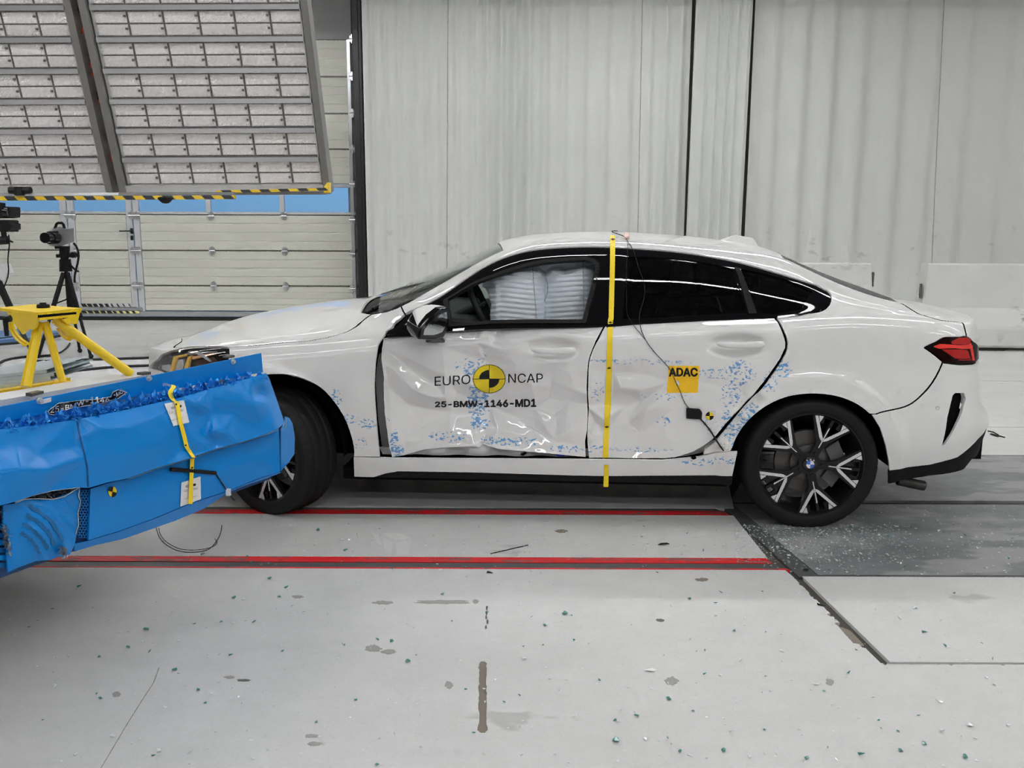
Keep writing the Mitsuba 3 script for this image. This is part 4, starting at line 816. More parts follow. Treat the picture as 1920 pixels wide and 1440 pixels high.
# ---------------------------------------------------------------- handles, mirror, stickers, sensors
def surf_at(surf, px, off=0.0):
    q = surf.px(px); P, n = surf.at(q), surf.normal(q); return P + n * np.broadcast_to(off, (len(P),))[:, None]
for surf, xs, y0 in ((FD, (996, 1079.5), 653.8), (RD, (1341, 1431), 643.0)):
    t = np.linspace(0, 1, 26); px = np.c_[xs[0] + (xs[1] - xs[0]) * t, np.full(26, y0) + 1.5 * np.sin(t * np.pi)]
    base = car_plane(px, .03); off = .034 * np.clip(np.sin(np.pi * t) * 2.2, 0, 1); yb0 = BODY.at(BODY.px(px))[:, 1]
    base[:, 1] = yb0 - off - .004
    rad = .0135 * (1 - np.abs(2 * t - 1) ** 6) ** .5 * (.85 + .35 * t) + .002
    h_ = tube(base, rad, 14); v = h_.vertices.copy(); cy = np.repeat(base[:, 1], 14); cy = np.r_[cy, base[0, 1], base[-1, 1]]; v[:, 1] = cy + (v[:, 1] - cy) * .62; h_.vertices = v
    car('door_handle', h_, 'white_paint', 60)
mz = lambda px: -.21 * (838 - np.asarray(px, float)) / 54
def mpts(pts): return car_plane(pts, mz([p[0] for p in pts]) + .0)
bez = mpts([(786, 632), (788, 616), (801, 599), (823, 582), (837, 580), (839.5, 592), (836.5, 612), (829, 629), (811, 634)])
dome = car_plane([(777, 613), (778, 605), (790, 587), (806, 579), (824, 577), (778, 619), (785, 629), (800, 632)], [-.16, -.16, -.15, -.12, -.03, -.16, -.16, -.12]) + [-.035, .05, 0]
body_h = hull_pts(np.vstack([bez, dome]), .010, 2); car('door_mirror__housing', body_h, 'gloss_black', 40)
cap = body_h.copy(); cc = cap.centroid; cap.vertices = cc + (cap.vertices - cc) * 1.025
a, b, d_ = car_plane([(785, 616), (838, 580)], [-.21, 0]), None, None
pn = np.cross(a[1] - a[0], np.array([-.10, .03, .05])); pn /= np.linalg.norm(pn); pn = pn if pn[2] > 0 else -pn
cap = trimesh.intersections.slice_mesh_plane(cap, pn, a[0] + [0, 0, -.004], cap=False)
rn = np.cross(bez[1] - bez[3], bez[6] - bez[3]); rn /= np.linalg.norm(rn); rn = rn if rn[0] < 0 else -rn
cap = trimesh.intersections.slice_mesh_plane(cap, rn, bez.mean(0) + rn * .012, cap=False)
car('door_mirror__cap', cap, 'white_paint', 40)
gl_ = mpts([(789.5, 628), (791.5, 618), (802.5, 603), (823, 588), (833.5, 584.5), (834.5, 596.7), (831, 613), (825, 622.5), (810, 628)]) - rn * .0125
gm = trimesh.Trimesh(np.vstack([gl_, gl_ + rn * .006]), [[0, k, k + 1] for k in range(1, 8)] + [[k, (k + 1) % 9, (k + 1) % 9 + 9] for k in range(9)] + [[k, (k + 1) % 9 + 9, k + 9] for k in range(9)], process=False)
mat('mirror_glass', (.60, .62, .62), rough=.03, metal=1.0); car('door_mirror__glass', gm, 'mirror_glass', False)
car('door_mirror__arm', hull_pts(np.vstack([car_plane([(812, 636), (826, 632)], .0), car_plane([(800, 640), (832, 640)], [.05, .05])]), .008), 'gloss_black', 40)
def decal(surf, m2, off=.0009, sub=4.0, depth=.0004):
    """a flat mesh in picture units laid on the surface"""
    v, f = trimesh.remesh.subdivide_to_size(m2.vertices, m2.faces, sub, max_iter=8)
    q = surf.px(v[:, :2]); P, n = surf.at(q), surf.normal(q)
    return trimesh.Trimesh(P + n * (off + depth * np.clip(v[:, 2], 0, 1))[:, None], f, process=False)
def flat_poly(poly):
    pp, f, _ = tri2d(poly, 3.0); return trimesh.Trimesh(np.c_[pp, 0 * pp[:, 0]], f, process=False)
def lettering(surf, text, x0, x1, yb0_, yb1, h0, h1, bold, m, name, off=.0012, parent=''):
    t = meshkit.text_mesh(text, 1.0, 1.0, bold=bold); v = t.vertices.copy(); u = (v[:, 0] - t.bounds[0, 0]) / (t.bounds[1, 0] - t.bounds[0, 0])
    x = x0 + (x1 - x0) * u
    if bold: t = cat([t, t, t, t]); v = t.vertices.copy(); k_ = len(v) // 4; bo = .035 * (h0 + h1) / 2 + .1; x = np.r_[x - bo, x + bo, x, x]; u = np.tile(u, 4); dyb = np.repeat([0, 0, .035, -.035], k_); v[:, 1] += dyb
    t.vertices = np.c_[x, yb0_ + (yb1 - yb0_) * u - v[:, 1] * (h0 + (h1 - h0) * u), v[:, 2]]
    car(name, decal(surf, t, off), m, False)
lettering(FD, 'EURO', 815, 882, 723.5, 719.5, 17, 17, False, 'mark_black', 'door_lettering')
lettering(FD, 'NCAP', 953, 1018, 717.5, 717, 16.5, 16.5, False, 'mark_black', 'door_lettering')
lettering(FD, '25-BMW-1146-MD1', 816, 1005, 763, 762, 9.5, 13.5, True, 'mark_black', 'door_lettering')
def ell(cx, cy, rx, ry, a0=0, a1=360, n=48): return [(cx + rx * math.cos(math.radians(t)), cy - ry * math.sin(math.radians(t))) for t in np.linspace(a0, a1, n)]
E = lambda rx, ry: fixpoly(ell(917.3, 710.5, rx, ry)[:-1])
car('door_roundel', decal(FD, flat_poly(E(30.6, 27.0)), .0010), 'mark_yellow', 60)
blk = [E(30.6, 27).difference(E(29.6, 26)), LineString([(887, 710.5), (948, 710.5)]).buffer(.5), LineString([(917.3, 684), (917.3, 737)]).buffer(.5)]
for a0 in (90, 270): blk.append(Polygon([(917.3, 710.5)] + ell(917.3, 710.5, 19, 16.8, a0, a0 + 90, 16)))
car('door_roundel__quadrant', decal(FD, flat_poly(shapely.union_all(blk)), .0016), 'mark_black', 60)
mat('sticker_yellow', srgb(250, 198, 25), rough=.45)
car('door_sticker', decal(RD, flat_poly(fixpoly([(1254, 686), (1311.7, 686), (1308, 736.5), (1250, 736.5)])), .0010), 'sticker_yellow', 60)
lettering(RD, 'ADAC', 1254.5, 1307.5, 705, 705, 14.5, 14.5, True, 'mark_black', 'door_sticker__lettering', .0018)
car('target_marker', decal(RD, flat_poly(fixpoly(ell(1330.5, 779.8, 7.6, 7.8)[:-1])), .0010), 'mark_yellow', 60)
car('target_marker__quadrant', decal(RD, flat_poly(shapely.union_all([Polygon([(1330.5, 779.8)] + ell(1330.5, 779.8, 7.6, 7.8, a0, a0 + 90, 12)) for a0 in (90, 270)])), .0016), 'mark_black', 60)
for qd in ([(1334, 771), (1341, 771), (1342, 784), (1338, 796), (1325, 796), (1322, 788), (1330, 789)],):
    car('target_marker__backing', decal(RD, flat_poly(fixpoly(qd)), .0006), 'badge_white', 60)
def strip_on(surf, rows, off=.0014):
    rows = np.array(rows, float); y = np.linspace(rows[0, 0], rows[-1, 0], 60)
    L, R_ = np.c_[np.interp(y, rows[:, 0], rows[:, 1]), y], np.c_[np.interp(y, rows[:, 0], rows[:, 2]), y]
    g = [surf_at(surf, L + (R_ - L) * k, off) for k in (0, .33, .67, 1)]
    V = np.vstack(g); F = []
    for k in range(3):
        for r in range(59): p = k * 60 + r; F += [[p, p + 1, p + 61], [p, p + 61, p + 60]]
    return trimesh.Trimesh(V, F, process=False)
car('measuring_tape', strip_on(BODY, [(443.5, 1144, 1153.5), (500, 1143.5, 1153), (560, 1141.8, 1151.5), (600, 1141, 1150.5)], .006), 'tape_yellow', 60)
car('measuring_tape', strip_on(RD, [(597, 1140, 1149.5), (640, 1138, 1148.5), (700, 1136.5, 1147), (760, 1134, 1145.5), (800, 1132.5, 1142.5), (858, 1130, 1140.5)], .003), 'tape_yellow', 60)
tp = on_sill = surf_at(BODY, [(1132.5, 871), (1141.5, 871), (1132, 892.5), (1141, 892.5)], .004); lowt = car_plane([(1131.5, 913), (1141, 913)], tp[2:, 1])
car('measuring_tape', trimesh.Trimesh(np.vstack([tp, lowt]), [[0, 2, 3], [0, 3, 1], [2, 4, 5], [2, 5, 3]], process=False), 'tape_yellow', False)
for surf, x, y, o in ((BODY, 1148.5, 451, .0075), (RD, 1144.5, 605, .0045), (RD, 1141.5, 690, .0045), (RD, 1137.5, 800, .0045)):
    car('measuring_tape__mark', decal(surf, flat_poly(fixpoly([(x - 4, y), (x + 1, y - 2.2), (x + 1, y - .8), (x + 4, y - .8), (x + 4, y + .8), (x + 1, y + .8), (x + 1, y + 2.2)])), o), 'mark_black', False)
def wire(parts, r, name, m='mark_black'):
    P = []
    for surf, pts, off in parts: P.append(surf_at(surf, pts, off))
    car(name, tube(smooth_path(np.vstack(P), 90), r, 6), m, True)
C = lambda *p: Z(1080, 420, 2.769, p)
wire([(BODY, C((262, 78), (270, 100), (300, 150), (325, 230), (350, 300), (350, 400), (330, 470)), .006), (RD, C((335, 540), (360, 600), (430, 690), (490, 760), (520, 825), (545, 880), (560, 920), (600, 970), (620, 990)), .005)], .0016, 'sensor_cable')
wire([(BODY, C((268, 90), (266, 165), (262, 260), (262, 400), (270, 480)), .006), (RD, C((300, 530), (350, 590), (362, 604)), .006)], .0012, 'sensor_cable')
wire([(BODY, C((215, 42), (222, 60), (240, 66), (262, 74)), .006)], .0022, 'sensor_cable')
car('cable_clip', decal(RD, flat_poly(fixpoly(Z(1080, 640, 4.8, [(895, 355), (915, 350), (935, 385), (918, 397)]))), .004, depth=.003), 'badge_white', False)
mat('clip_pink', srgb(225, 195, 185), rough=.5)
car('roof_clip', hull_pts(surf_at(BODY, [(1171, 443), (1178, 442), (1178, 449), (1172, 450)], .012), .006), 'clip_pink', 30)
strap = car_plane([(1290, 769), (1314, 771), (1318, 777), (1317, 789), (1290, 787)], .0); yb_s = RD.at(RD.px([(1300, 778)]))[0, 1]; strap[:, 1] = yb_s - .012
car('cable_holder', hull_pts(np.vstack([strap, strap + [0, .012, 0]]), .002), 'satin_black', 30)
wire([(RD, [(1304, 778), (1320, 792)], .014), (BODY, [(1340, 820), (1357, 843)], .012)], .0042, 'sensor_cable')
car('cable_bracket', cat([box(.028, .02, .04, car_plane([(1362, 836)], .02)[0], .006), box(.03, .012, .008, car_plane([(1352, 836)], .01)[0])]), 'white_paint', False)
car('sill_tab', decal(BODY, flat_poly(fixpoly([(1042, 852), (1059, 852), (1059, 861), (1042, 861)])), -.03), mat('tab_blue', srgb(35, 50, 160), rough=.5), False)
for qd in ([(974, 858), (984, 853), (988, 856), (980, 861)], ):
    car('sill_hole', decal(BODY, flat_poly(fixpoly(qd)), -.035), 'soft_black', False)
car('sill_hole', decal(BODY, flat_poly(fixpoly(ell(1300.5, 858, 5, 3.2)[:-1])), .0012), 'soft_black', False)
for pp_ in ((1758, 765.5), (1839.5, 773)):
    if pp_[0] < 1800:
        car('parking_sensor', decal(BODY, flat_poly(Point(*pp_).buffer(3.6).difference(Point(*pp_).buffer(2.9))), .0008), 'seam_grey', False)
car('shut_bolt', decal(BODY, flat_poly(fixpoly(ell(716, 739, 4.5, 5)[:-1])), -.112, depth=.004), 'soft_black', False)
# roof fin, wipers, exhaust
fb = car_plane([(1349, 458), (1420, 474)], .9); zf0, zf1 = fb[0, 2], fb[1, 2]; x0f, x1f = fb[0, 0], fb[1, 0]
zr_ = lambda x: float(fz7(x))
fin = hull_pts([(x0f, .9, zr_(x0f) - .004), (x0f + .02, .875, zr_(x0f) - .01), (x0f + .02, .925, zr_(x0f) - .01), (x1f, .87, zr_(x1f) - .01), (x1f, .93, zr_(x1f) - .01), (x1f - .03, .893, zr_(x1f) + .042), (x1f - .03, .907, zr_(x1f) + .042), (x1f - .13, .893, zr_(x1f - .13) + .036), (x1f - .13, .907, zr_(x1f - .13) + .036)], .004)
car('roof_aerial', fin, 'white_paint', 30)
wp = carpx([(690, 582), (705, 572)]); cw = carpx([(692, 577)])[0]
wq = np.array([[cw[0] + .02, 1.36], [cw[0] + .10, 1.5], [cw[0] + .12, 1.85]]); car('wiper', tube(BODY.at(wq) + [0, 0, -.012], .009, 8), 'satin_black', 30)
wq = np.array([[cw[0] - .01, 1.33], [cw[0] + .05, 1.42], [cw[0] + .06, 1.7]]); car('wiper', tube(BODY.at(wq) + [0, 0, -.016], .007, 8), 'satin_black', 30)
ex = car_plane([(1690, 902), (1733, 911)], .42); d = ex[1] - ex[0]; d /= np.linalg.norm(d)
m = lathe([(.022, 0), (.026, 0), (.026, .14), (.022, .14), (.022, 0.02)], 28, axis='z'); M = np.eye(4); M[:3, 2] = d; M[:3, 0] = [0, 1, 0]; M[:3, 1] = np.cross(d, [0, 1, 0]); M[:3, 3] = ex[1] - d * .14; m.apply_transform(M); car('exhaust_tip', m, 'brake_grey', 30)
# ---------------------------------------------------------------- the blue deformable barrier and its trolley
ZTOP = .83
_A, _B = on_floor([(0, 806), (500, 704)], ZTOP)
EF = (_B - _A) / np.linalg.norm(_B - _A); EN = np.array([EF[1], -EF[0], 0.0])
_FA, _FB = on_floor([(0, 787), (492, 683)], ZTOP + .008)
FOFF = float(((_FA + _FB) / 2 - _A) @ EN)
def bp(px, off=0.0):
    d = rays(px); o = np.broadcast_to(off, (len(d),))
    return CAM + d * (((_A - CAM) @ EN + o) / (d @ EN))[:, None]
mat('barrier_blue', (.001, .205, .60), rough=.28, spec=.35)
mat('barrier_blue_dark', (.004, .11, .34), rough=.5, spec=.4)
mat('foil_blue', (.02, .24, .66), rough=.25, metal=.55, spec=.6)
mat('core_dark', (.004, .05, .17), rough=.5)
mat('foil_silver', (.62, .62, .60), rough=.3, metal=.9)
mat('label_white', (.72, .72, .72), rough=.5); mat('label_grey', (.30, .30, .30), rough=.6)
mat('plate_light', (.56, .57, .565), rough=.45); mat('yellow_paint', srgb(232, 196, 10), rough=.3, spec=.5, coat=.4); mat('yellow_shade', srgb(214, 176, 12), rough=.35)
mat('galvanised', (.60, .68, .70), rough=.35, metal=.7)
tag('crash_barrier', 'bright blue crumpled crash barrier block in front of the car nose', 'barrier')
def facets(ctrl): f = facet_field(ctrl); return lambda px: np.nan_to_num(sum(f(px + np.array(o)) for o in ((0, 0), (4, 0), (-4, 0), (0, 4), (0, -4))) / 5)
def sheet(name, poly_px, ctrl, m, h=6.0, th=.006, noise_=.0, extra=None, smooth=40, parent='crash_barrier__'):
    p = fixpoly(poly_px); pts, f, loops = tri2d(p, h)
    off = facets(ctrl)(pts) * .01 if not callable(ctrl) else ctrl(pts)
    if noise_: off = off + noise_ * (meshkit.fbm(np.c_[pts / 40, 0 * pts[:, 0]], 3) - .5)
    if extra is not None: off = off + extra(pts)
    fr = bp(pts, off); me = shell(fr, fr - EN * th, f, loops)
    t = fr[f[0]]
    if np.cross(t[1] - t[0], t[2] - t[0]) @ EN < 0: me.invert()
    return add(parent + name, me, m, smooth), off
up_px = [(-170, 838), (0, 806), (60, 798), (143, 787), (230, 770), (333, 747), (400, 728), (470, 709), (500, 700), (506, 712), (514, 735), (522, 758), (529, 778), (533, 792), (522, 804), (484, 819), (447, 831), (404, 842), (367, 855), (358, 859), (304, 874), (240, 897), (200, 905), (166, 915), (148, 914), (100, 920), (62, 929), (28, 941), (0, 948), (-170, 985)]
up_c = [(-200, 845, 0), (-200, 1000, 2), (-100, 900, 3), (0, 800, 0), (0, 950, 3.5), (30, 830, 1), (60, 945, 3), (40, 880, 4.5), (75, 855, 2.0), (95, 880, 4), (110, 905, 1.5), (140, 840, 1.2), (143, 783, 0), (150, 815, 1.4), (160, 860, 2.4), (168, 918, 2.2), (152, 800, .4), (185, 800, 2.2), (235, 765, 0), (240, 800, 3.0), (240, 850, 3.6), (245, 900, 2.6), (200, 909, 2.4), (290, 780, 2.2), (295, 830, 3.4), (304, 879, 2.6), (330, 742, 0), (340, 790, 2.2), (330, 845, 2.0), (360, 865, 3.4), (366, 850, 1.6), (372, 830, 2.6), (385, 815, 1.4), (400, 808, 3.6), (425, 812, 3.0), (450, 822, 2.2), (403, 842, 2.4), (404, 832, 1.2), (365, 775, 1.0), (370, 760, 2.6), (400, 775, .6), (440, 775, 1.0), (450, 755, 2.2), (395, 750, .9), (400, 722, 0), (445, 735, 1.6), (470, 735, 1.8), (470, 705, 0), (484, 800, 2.2), (484, 824, 2.8), (447, 836, 2.6), (478, 725, .6), (485, 738, -.6), (492, 752, 2.0), (475, 755, 3.2), (500, 745, 0), (505, 765, 1.6), (512, 785, 2.4), (522, 808, 2.6), (500, 695, -.5), (508, 712, -2.5), (516, 735, -3), (531, 760, -3.5), (535, 780, -3), (538, 795, -2), (505, 725, -.5), (497, 712, .4)]
sheet('upper_face', up_px, [(a_, b_, c_ * 1.6) for a_, b_, c_ in up_c], 'barrier_blue', 6, .008, .006, smooth=40)
low_px = [(170, 917), (205, 905), (245, 897), (304, 876), (360, 860), (404, 844), (447, 833), (484, 822), (523, 806), (525, 884), (482, 898), (429, 920), (364, 941), (284, 974), (219, 997), (166, 1013)]
low_c = [(150, 900, -1), (150, 1030, -1), (540, 800, -1), (540, 900, -1), (345, 900, .4), (480, 860, .6), (250, 950, .2)]
sheet('lower_face', low_px, low_c, 'barrier_blue_dark' if False else 'barrier_blue', 9, .008, .003)
sheet('bottom_lip', [(140, 1020), (166, 1014), (219, 998), (284, 975), (364, 942), (429, 921), (482, 899), (525, 885), (528, 886), (500, 897), (455, 912), (427, 924), (382, 954), (330, 976), (230, 1011), (180, 1022), (140, 1034)], lambda p: -.012 - .0016 * np.clip(p[:, 1] - np.interp(p[:, 0], [140, 166, 219, 284, 364, 429, 482, 525], [1020, 1013, 997, 974, 941, 920, 898, 884]), 0, 40), 'barrier_blue', 6)
sheet('end_face', [(527, 806), (534, 795), (536, 781), (543, 784), (549, 795), (553, 820), (552, 851), (540, 869), (527, 883)], lambda p: -.012 - .0022 * (p[:, 0] - 527) + .004 * np.sin(p[:, 1] / 9), 'barrier_blue', 5)
flap_px = [(6, 947), (28, 944), (48, 936), (100, 936), (132, 924), (149, 913), (151, 935), (147, 966), (144, 1000), (140, 1022), (131, 1040), (121, 1046), (112, 1043), (95, 1050), (68, 1052), (40, 1062), (15, 1073), (13, 1040), (15, 1010), (6, 980)]
sheet('lower_flap', flap_px, [(0, 930, 1), (0, 1080, 1), (160, 900, -.5), (160, 1050, -1.5), (60, 960, 3.5), (70, 1000, 5.0), (60, 1040, 3), (110, 960, 2.5), (110, 1010, 3.0), (25, 1000, 2)], 'barrier_blue', 5, .006, .004, extra=lambda p: .0035 * np.sin(np.hypot(p[:, 0] - 15, p[:, 1] - 1075) / 3.6) * np.clip((p[:, 0] - 50) / 30, 0, 1))
mat('rubber_scuff', (.004, .115, .30), rough=.7)
for i, r0 in enumerate((62, 77, 93, 108)):
    a0, a1 = math.radians(24), math.radians(68)
    aa = np.linspace(a0, a1, 18); px = np.array([(12 + r0 * 1.05 * math.cos(t), 1068 - r0 * 1.15 * math.sin(t)) for t in aa] + [(12 + (r0 + 6) * 1.05 * math.cos(t), 1068 - (r0 + 6) * 1.15 * math.sin(t)) for t in aa[::-1]])
    jag = np.random.RandomState(i).randn(len(px), 2) * 1.0
    pf = fixpoly(px + jag).intersection(fixpoly(flap_px).buffer(-3))
    if not pf.is_empty:
        pf = max(getattr(pf, 'geoms', [pf]), key=lambda g: g.area)
        fc = facets([(0, 930, 1), (0, 1080, 1), (160, 900, -.5), (160, 1050, -1.5), (60, 960, 3.5), (70, 1000, 5.0), (60, 1040, 3), (110, 960, 2.5), (110, 1010, 3.0), (25, 1000, 2)])
        pts, f, loops = tri2d(pf, 4); o = fc(pts) * .01 + .004 * (meshkit.fbm(np.c_[pts / 40, 0 * pts[:, 0]], 3) - .5) + .0035 * np.sin(np.hypot(pts[:, 0] - 15, pts[:, 1] - 1075) / 3.6) * np.clip((pts[:, 0] - 50) / 30, 0, 1) + .0025
        add('crash_barrier__tyre_scuff', trimesh.Trimesh(bp(pts, o), f, process=False), 'rubber_scuff', True)
# solid core behind the sheets
cpts = []
for (px, z0) in (((-170, 985), .35), ((148, 1010), .36), ((520, 880), .36)):
    pass
def bpt(t, off, z): q = _A + EF * t + EN * off; return [q[0], q[1], z]
LB = float((_B - _A) @ EF)
car_core = hull_pts([bpt(t, o, z) for t, o, z in ((-.26, -.03, .80), (LB - .02, -.05, .80), (-.26, -.03, .38), (LB + .05, -.05, .38), (-.26, FOFF, .80), (LB - .04, FOFF, .80), (-.26, FOFF, .38), (LB - .0, FOFF, .38))])
add('crash_barrier__core', car_core, 'core_dark', False)
# crushed top: ribs of foil behind a fringe of crumpled edges
nu, nv = 560, 16
t = np.linspace(-.27, LB + .005, nu)[:, None]; v = np.linspace(0, 1, nv)[None]
ph = t * 17 + v * 2.2 + .8 * meshkit.noise(np.stack(np.broadcast_arrays(t * 9, v * 2, 0 * t), -1))
tri_ = np.abs((ph % 1) - .35) / .65
R = np.random.RandomState(11)
front_z = np.clip((v - .72) / .12, 0, 1)
zz = ZTOP + .012 - .046 * (1 - tri_) * (1 - .3 * front_z) + front_z * (.026 * R.rand(nu, nv) - .012) + .006 * (1 - v)
oo = FOFF * (1 - v) - .002 + 0 * t + front_z * .012 * (R.rand(nu, nv) - .5)
tt = t + .004 * R.randn(nu, nv) * front_z
V = _A + tt[..., None] * EF + oo[..., None] * EN; V[..., 2] = zz
i, j = np.meshgrid(np.arange(nu - 1), np.arange(nv - 1), indexing='ij'); q = (i * nv + j).ravel(); Fq = np.vstack([np.c_[q, q + nv, q + nv + 1], np.c_[q, q + nv + 1, q + 1]])
k = add('crash_barrier__crushed_core', trimesh.Trimesh(V.reshape(-1, 3), Fq, process=False), 'foil_blue', False); tag(k, 'crushed blue foil ribs on top of the block', kind='stuff')
tr_ = []
for q in range(3000):
    tq, oq = -.27 + (LB + .27) * R.rand(), -.024 * R.rand() + .003
    c = np.array(bpt(tq, oq, ZTOP - .014 + .012 * R.rand())); d1, d2 = R.randn(3) * .007, R.randn(3) * .007
    tr_ += [c, c + d1, c + d2]
k = add('crash_barrier__foil_fringe', trimesh.Trimesh(np.array(tr_), np.arange(len(tr_)).reshape(-1, 3), process=False), 'foil_blue', False); tag(k, 'crumpled edge of blue foil along the top of the face', kind='stuff')
def silver_crumple(px0, px1, wid, n, off, name, seed):
    r = np.random.RandomState(seed); out = []
    for q in range(n):
        u = r.rand(); c = np.array(px0) + (np.array(px1) - np.array(px0)) * u + r.randn(2) * wid * math.sin(math.pi * min(max(u, .12), .88))
        p = bp(c[None] + r.randn(3, 2) * 4.2, off + .012 * r.randn(3)); out += list(p)
    k = add('crash_barrier__' + name, trimesh.Trimesh(np.array(out), np.arange(len(out)).reshape(-1, 3), process=False), 'foil_silver', False); tag(k, 'torn silver aluminium honeycomb showing through', kind='stuff')
silver_crumple((62, 932), (140, 917), 3.0, 150, -.01, 'torn_core', 1); silver_crumple((3, 930), (8, 1000), 3, 60, .0, 'torn_core', 2); silver_crumple((10, 985), (18, 1045), 2.0, 60, .022, 'torn_core', 3); silver_crumple((115, 1028), (122, 1042), 3.0, 40, .03, 'torn_core', 4); silver_crumple((410, 722), (416, 718), 2.5, 30, -.02, 'torn_core', 5)
def edge(pts, off, name='torn_edge', r=.0022): add('crash_barrier__' + name, tube(bp(np.array(pts, float), off), r, 5), 'foil_silver', True)
edge([(28, 943), (40, 938), (48, 936), (70, 935), (100, 936), (120, 931), (132, 924), (149, 913)], .022); edge([(149, 914), (147, 930), (151, 940), (146, 962), (147, 985), (142, 1002)], .004); edge([(15, 1010), (19, 1020), (15, 1030), (20, 1042)], .02); edge([(533, 806), (536, 796), (537, 783)], -.02); edge([(28, 941), (62, 929), (100, 920), (148, 914)], .036, r=.0012)
edge([(241, 898), (304, 875), (358, 860), (404, 843), (447, 832), (484, 820), (522, 805)], .03, r=.0010)
# honeycomb showing between flap and lower face
sheet('open_gap', [(140, 914), (172, 914), (172, 1018), (138, 1024)], lambda p: -.03 + 0 * p[:, 0], 'core_dark', 12)
cells = []
hx = Polygon([(math.cos(math.radians(60 * q + 30)) * 3.3, math.sin(math.radians(60 * q + 30)) * 3.3) for q in range(6)]).difference(Polygon([(math.cos(math.radians(60 * q + 30)) * 2.3, math.sin(math.radians(60 * q + 30)) * 2.3) for q in range(6)]))
for r_ in range(18):
    for c_ in range(5):
        x, y = 147.5 + 5.7 * c_ + (2.85 if r_ % 2 else 0), 921 + 5.0 * r_
        if x < 169:
            pts, f, loops = tri2d(shapely.affinity.translate(hx, x, y), 6); a = bp(pts, -.016); cells.append(shell(a, a - EN * .010, f, loops))
k = add('crash_barrier__honeycomb', cat(cells), 'barrier_blue_dark', False); tag(k, 'fine dark blue honeycomb cells showing in the gap', kind='stuff')
for q in range(6):
    y = 985 + 14 * q; pts = np.array([(-60, y + 3), (12 - q * .3, y), (13, y + 9), (-60, y + 13)]); a = bp(pts, -.004 * (q % 2)); add('crash_barrier__torn_layer', hull_pts(np.vstack([a, a - EN * .05])), 'barrier_blue_dark' if q % 2 else 'barrier_blue', False)
# mounting flange with brackets and bolts
fl_t = on_plane([(-170, 798), (0, 760), (490, 662)], _FA, EN); fl_b = on_plane([(-170, 824), (0, 797), (493, 698)], _FA, EN)
f4 = np.vstack([fl_t[[0, 2]], fl_b[[2, 0]]]); add('crash_barrier__flange', hull_pts(np.vstack([f4, f4 - EN * .005])), 'barrier_blue', False)
for bx_, by_, br, tabp in ((73, 751, [(60, 744), (60, 738), (82, 733), (82, 738)], [(76, 758), (76, 750), (95, 745), (95, 753)]), (278, 709, [(268, 704), (268, 699), (283, 697), (283, 702)], None), (436, 678, [(428, 672), (428, 669), (440, 665.5), (440, 670)], None)):
    a = on_plane(br, _FA - EN * .002, EN); add('crash_barrier__bracket', hull_pts(np.vstack([a, a - EN * .03])), 'brake_grey', False)
    c = on_plane([(bx_, by_)], _FA, EN)[0]; add('crash_barrier__bolt', tube([c - EN * .002, c + EN * .004, c + EN * .004, c + EN * .012], [.011, .011, .007, .007], 12), 'galvanised', 40)
    if tabp: a = on_plane(tabp, _FA + EN * .001, EN); add('crash_barrier__tab', hull_pts(np.vstack([a, a + EN * .003])), 'label_white', False)
fl2 = np.array([(146, 789), (148, 805), (152, 825), (158, 848), (164, 875), (166, 913)], float)
sheet('fold_shade_strip', np.vstack([fl2 - [1.0, 0], (fl2 + [1.0, 0])[::-1]]), lambda p: facets([(a_, b_, c_ * 1.6) for a_, b_, c_ in up_c])(p) * .01 + .006 * (meshkit.fbm(np.c_[p / 40, 0 * p[:, 0]], 3) - .5) + .003, 'core_dark', 3, .001)  # narrow dark strip paints the crease shade along the overlap fold
# printed labels, tape, ribbon, target, cable
up_off = facets([(a_, b_, c_ * 1.6) for a_, b_, c_ in up_c]); low_off = facets(low_c)
def uo(p): return up_off(p) * .01 + .006 * (meshkit.fbm(np.c_[p / 40, 0 * p[:, 0]], 3) - .5)
def lo(p): return low_off(p) * .01 + .003 * (meshkit.fbm(np.c_[p / 40, 0 * p[:, 0]], 3) - .5)
def bdecal(poly, fo, m, name, lift, h=4.0, parent='crash_barrier__'):
    pts, f, _ = tri2d(poly if hasattr(poly, 'geom_type') else fixpoly(poly), h); return add(parent + name, trimesh.Trimesh(bp(pts, fo(pts) + lift), f, process=False), m, True)
for q, fo, cxy, txt in (([(308, 757), (345, 750), (355, 792), (325, 799)], uo, (330, 763, 328, 770), 1), ([(340, 905), (376, 893), (377, 936), (338, 950)], lo, (357, 910, 357, 920), 2)):
    k = bdecal(q, fo, 'label_white', 'label', .0035)
    ex_ = lambda cx, cy, rx, ry: [(cx + rx * math.cos(a) , cy + ry * math.sin(a) - .2 * rx * math.cos(a)) for a in np.linspace(0, 2 * np.pi, 20)[:-1]]
    x, y = cxy[0], cxy[1]
    bdecal(ex_(x + 7, y, 3.2, 2.6), fo, 'mark_black', 'x', .0045, 2, k + '__') if False else None
    for nm, pl in (('print', ex_(x + 7.5, y - 1.0, 3.3, 2.6)), ('print', ex_(x - 5, y + 1.5, 4.5, 2.6)), ('print_line', [(x - 10, y + 25), (x + 13, y + 19), (x + 13, y + 20), (x - 10, y + 26)])):
        bdecal(pl, fo, 'mark_black' if pl[0][0] > x + 10 and nm == 'print' else 'label_grey', nm, .0045, 3, k + '__')
    tm = meshkit.text_mesh('CELLBOND', 1.0, .01); vv = tm.vertices; u = (vv[:, 0] - tm.bounds[0, 0]) / (tm.bounds[1, 0] - tm.bounds[0, 0])
    P2 = np.c_[x - 12 + 26 * u, y + 13 - 5.5 * u - vv[:, 1] * 4.2]; add(k + '__lettering', trimesh.Trimesh(bp(P2, fo(P2) + .0046), tm.faces, process=False), 'label_grey', False)
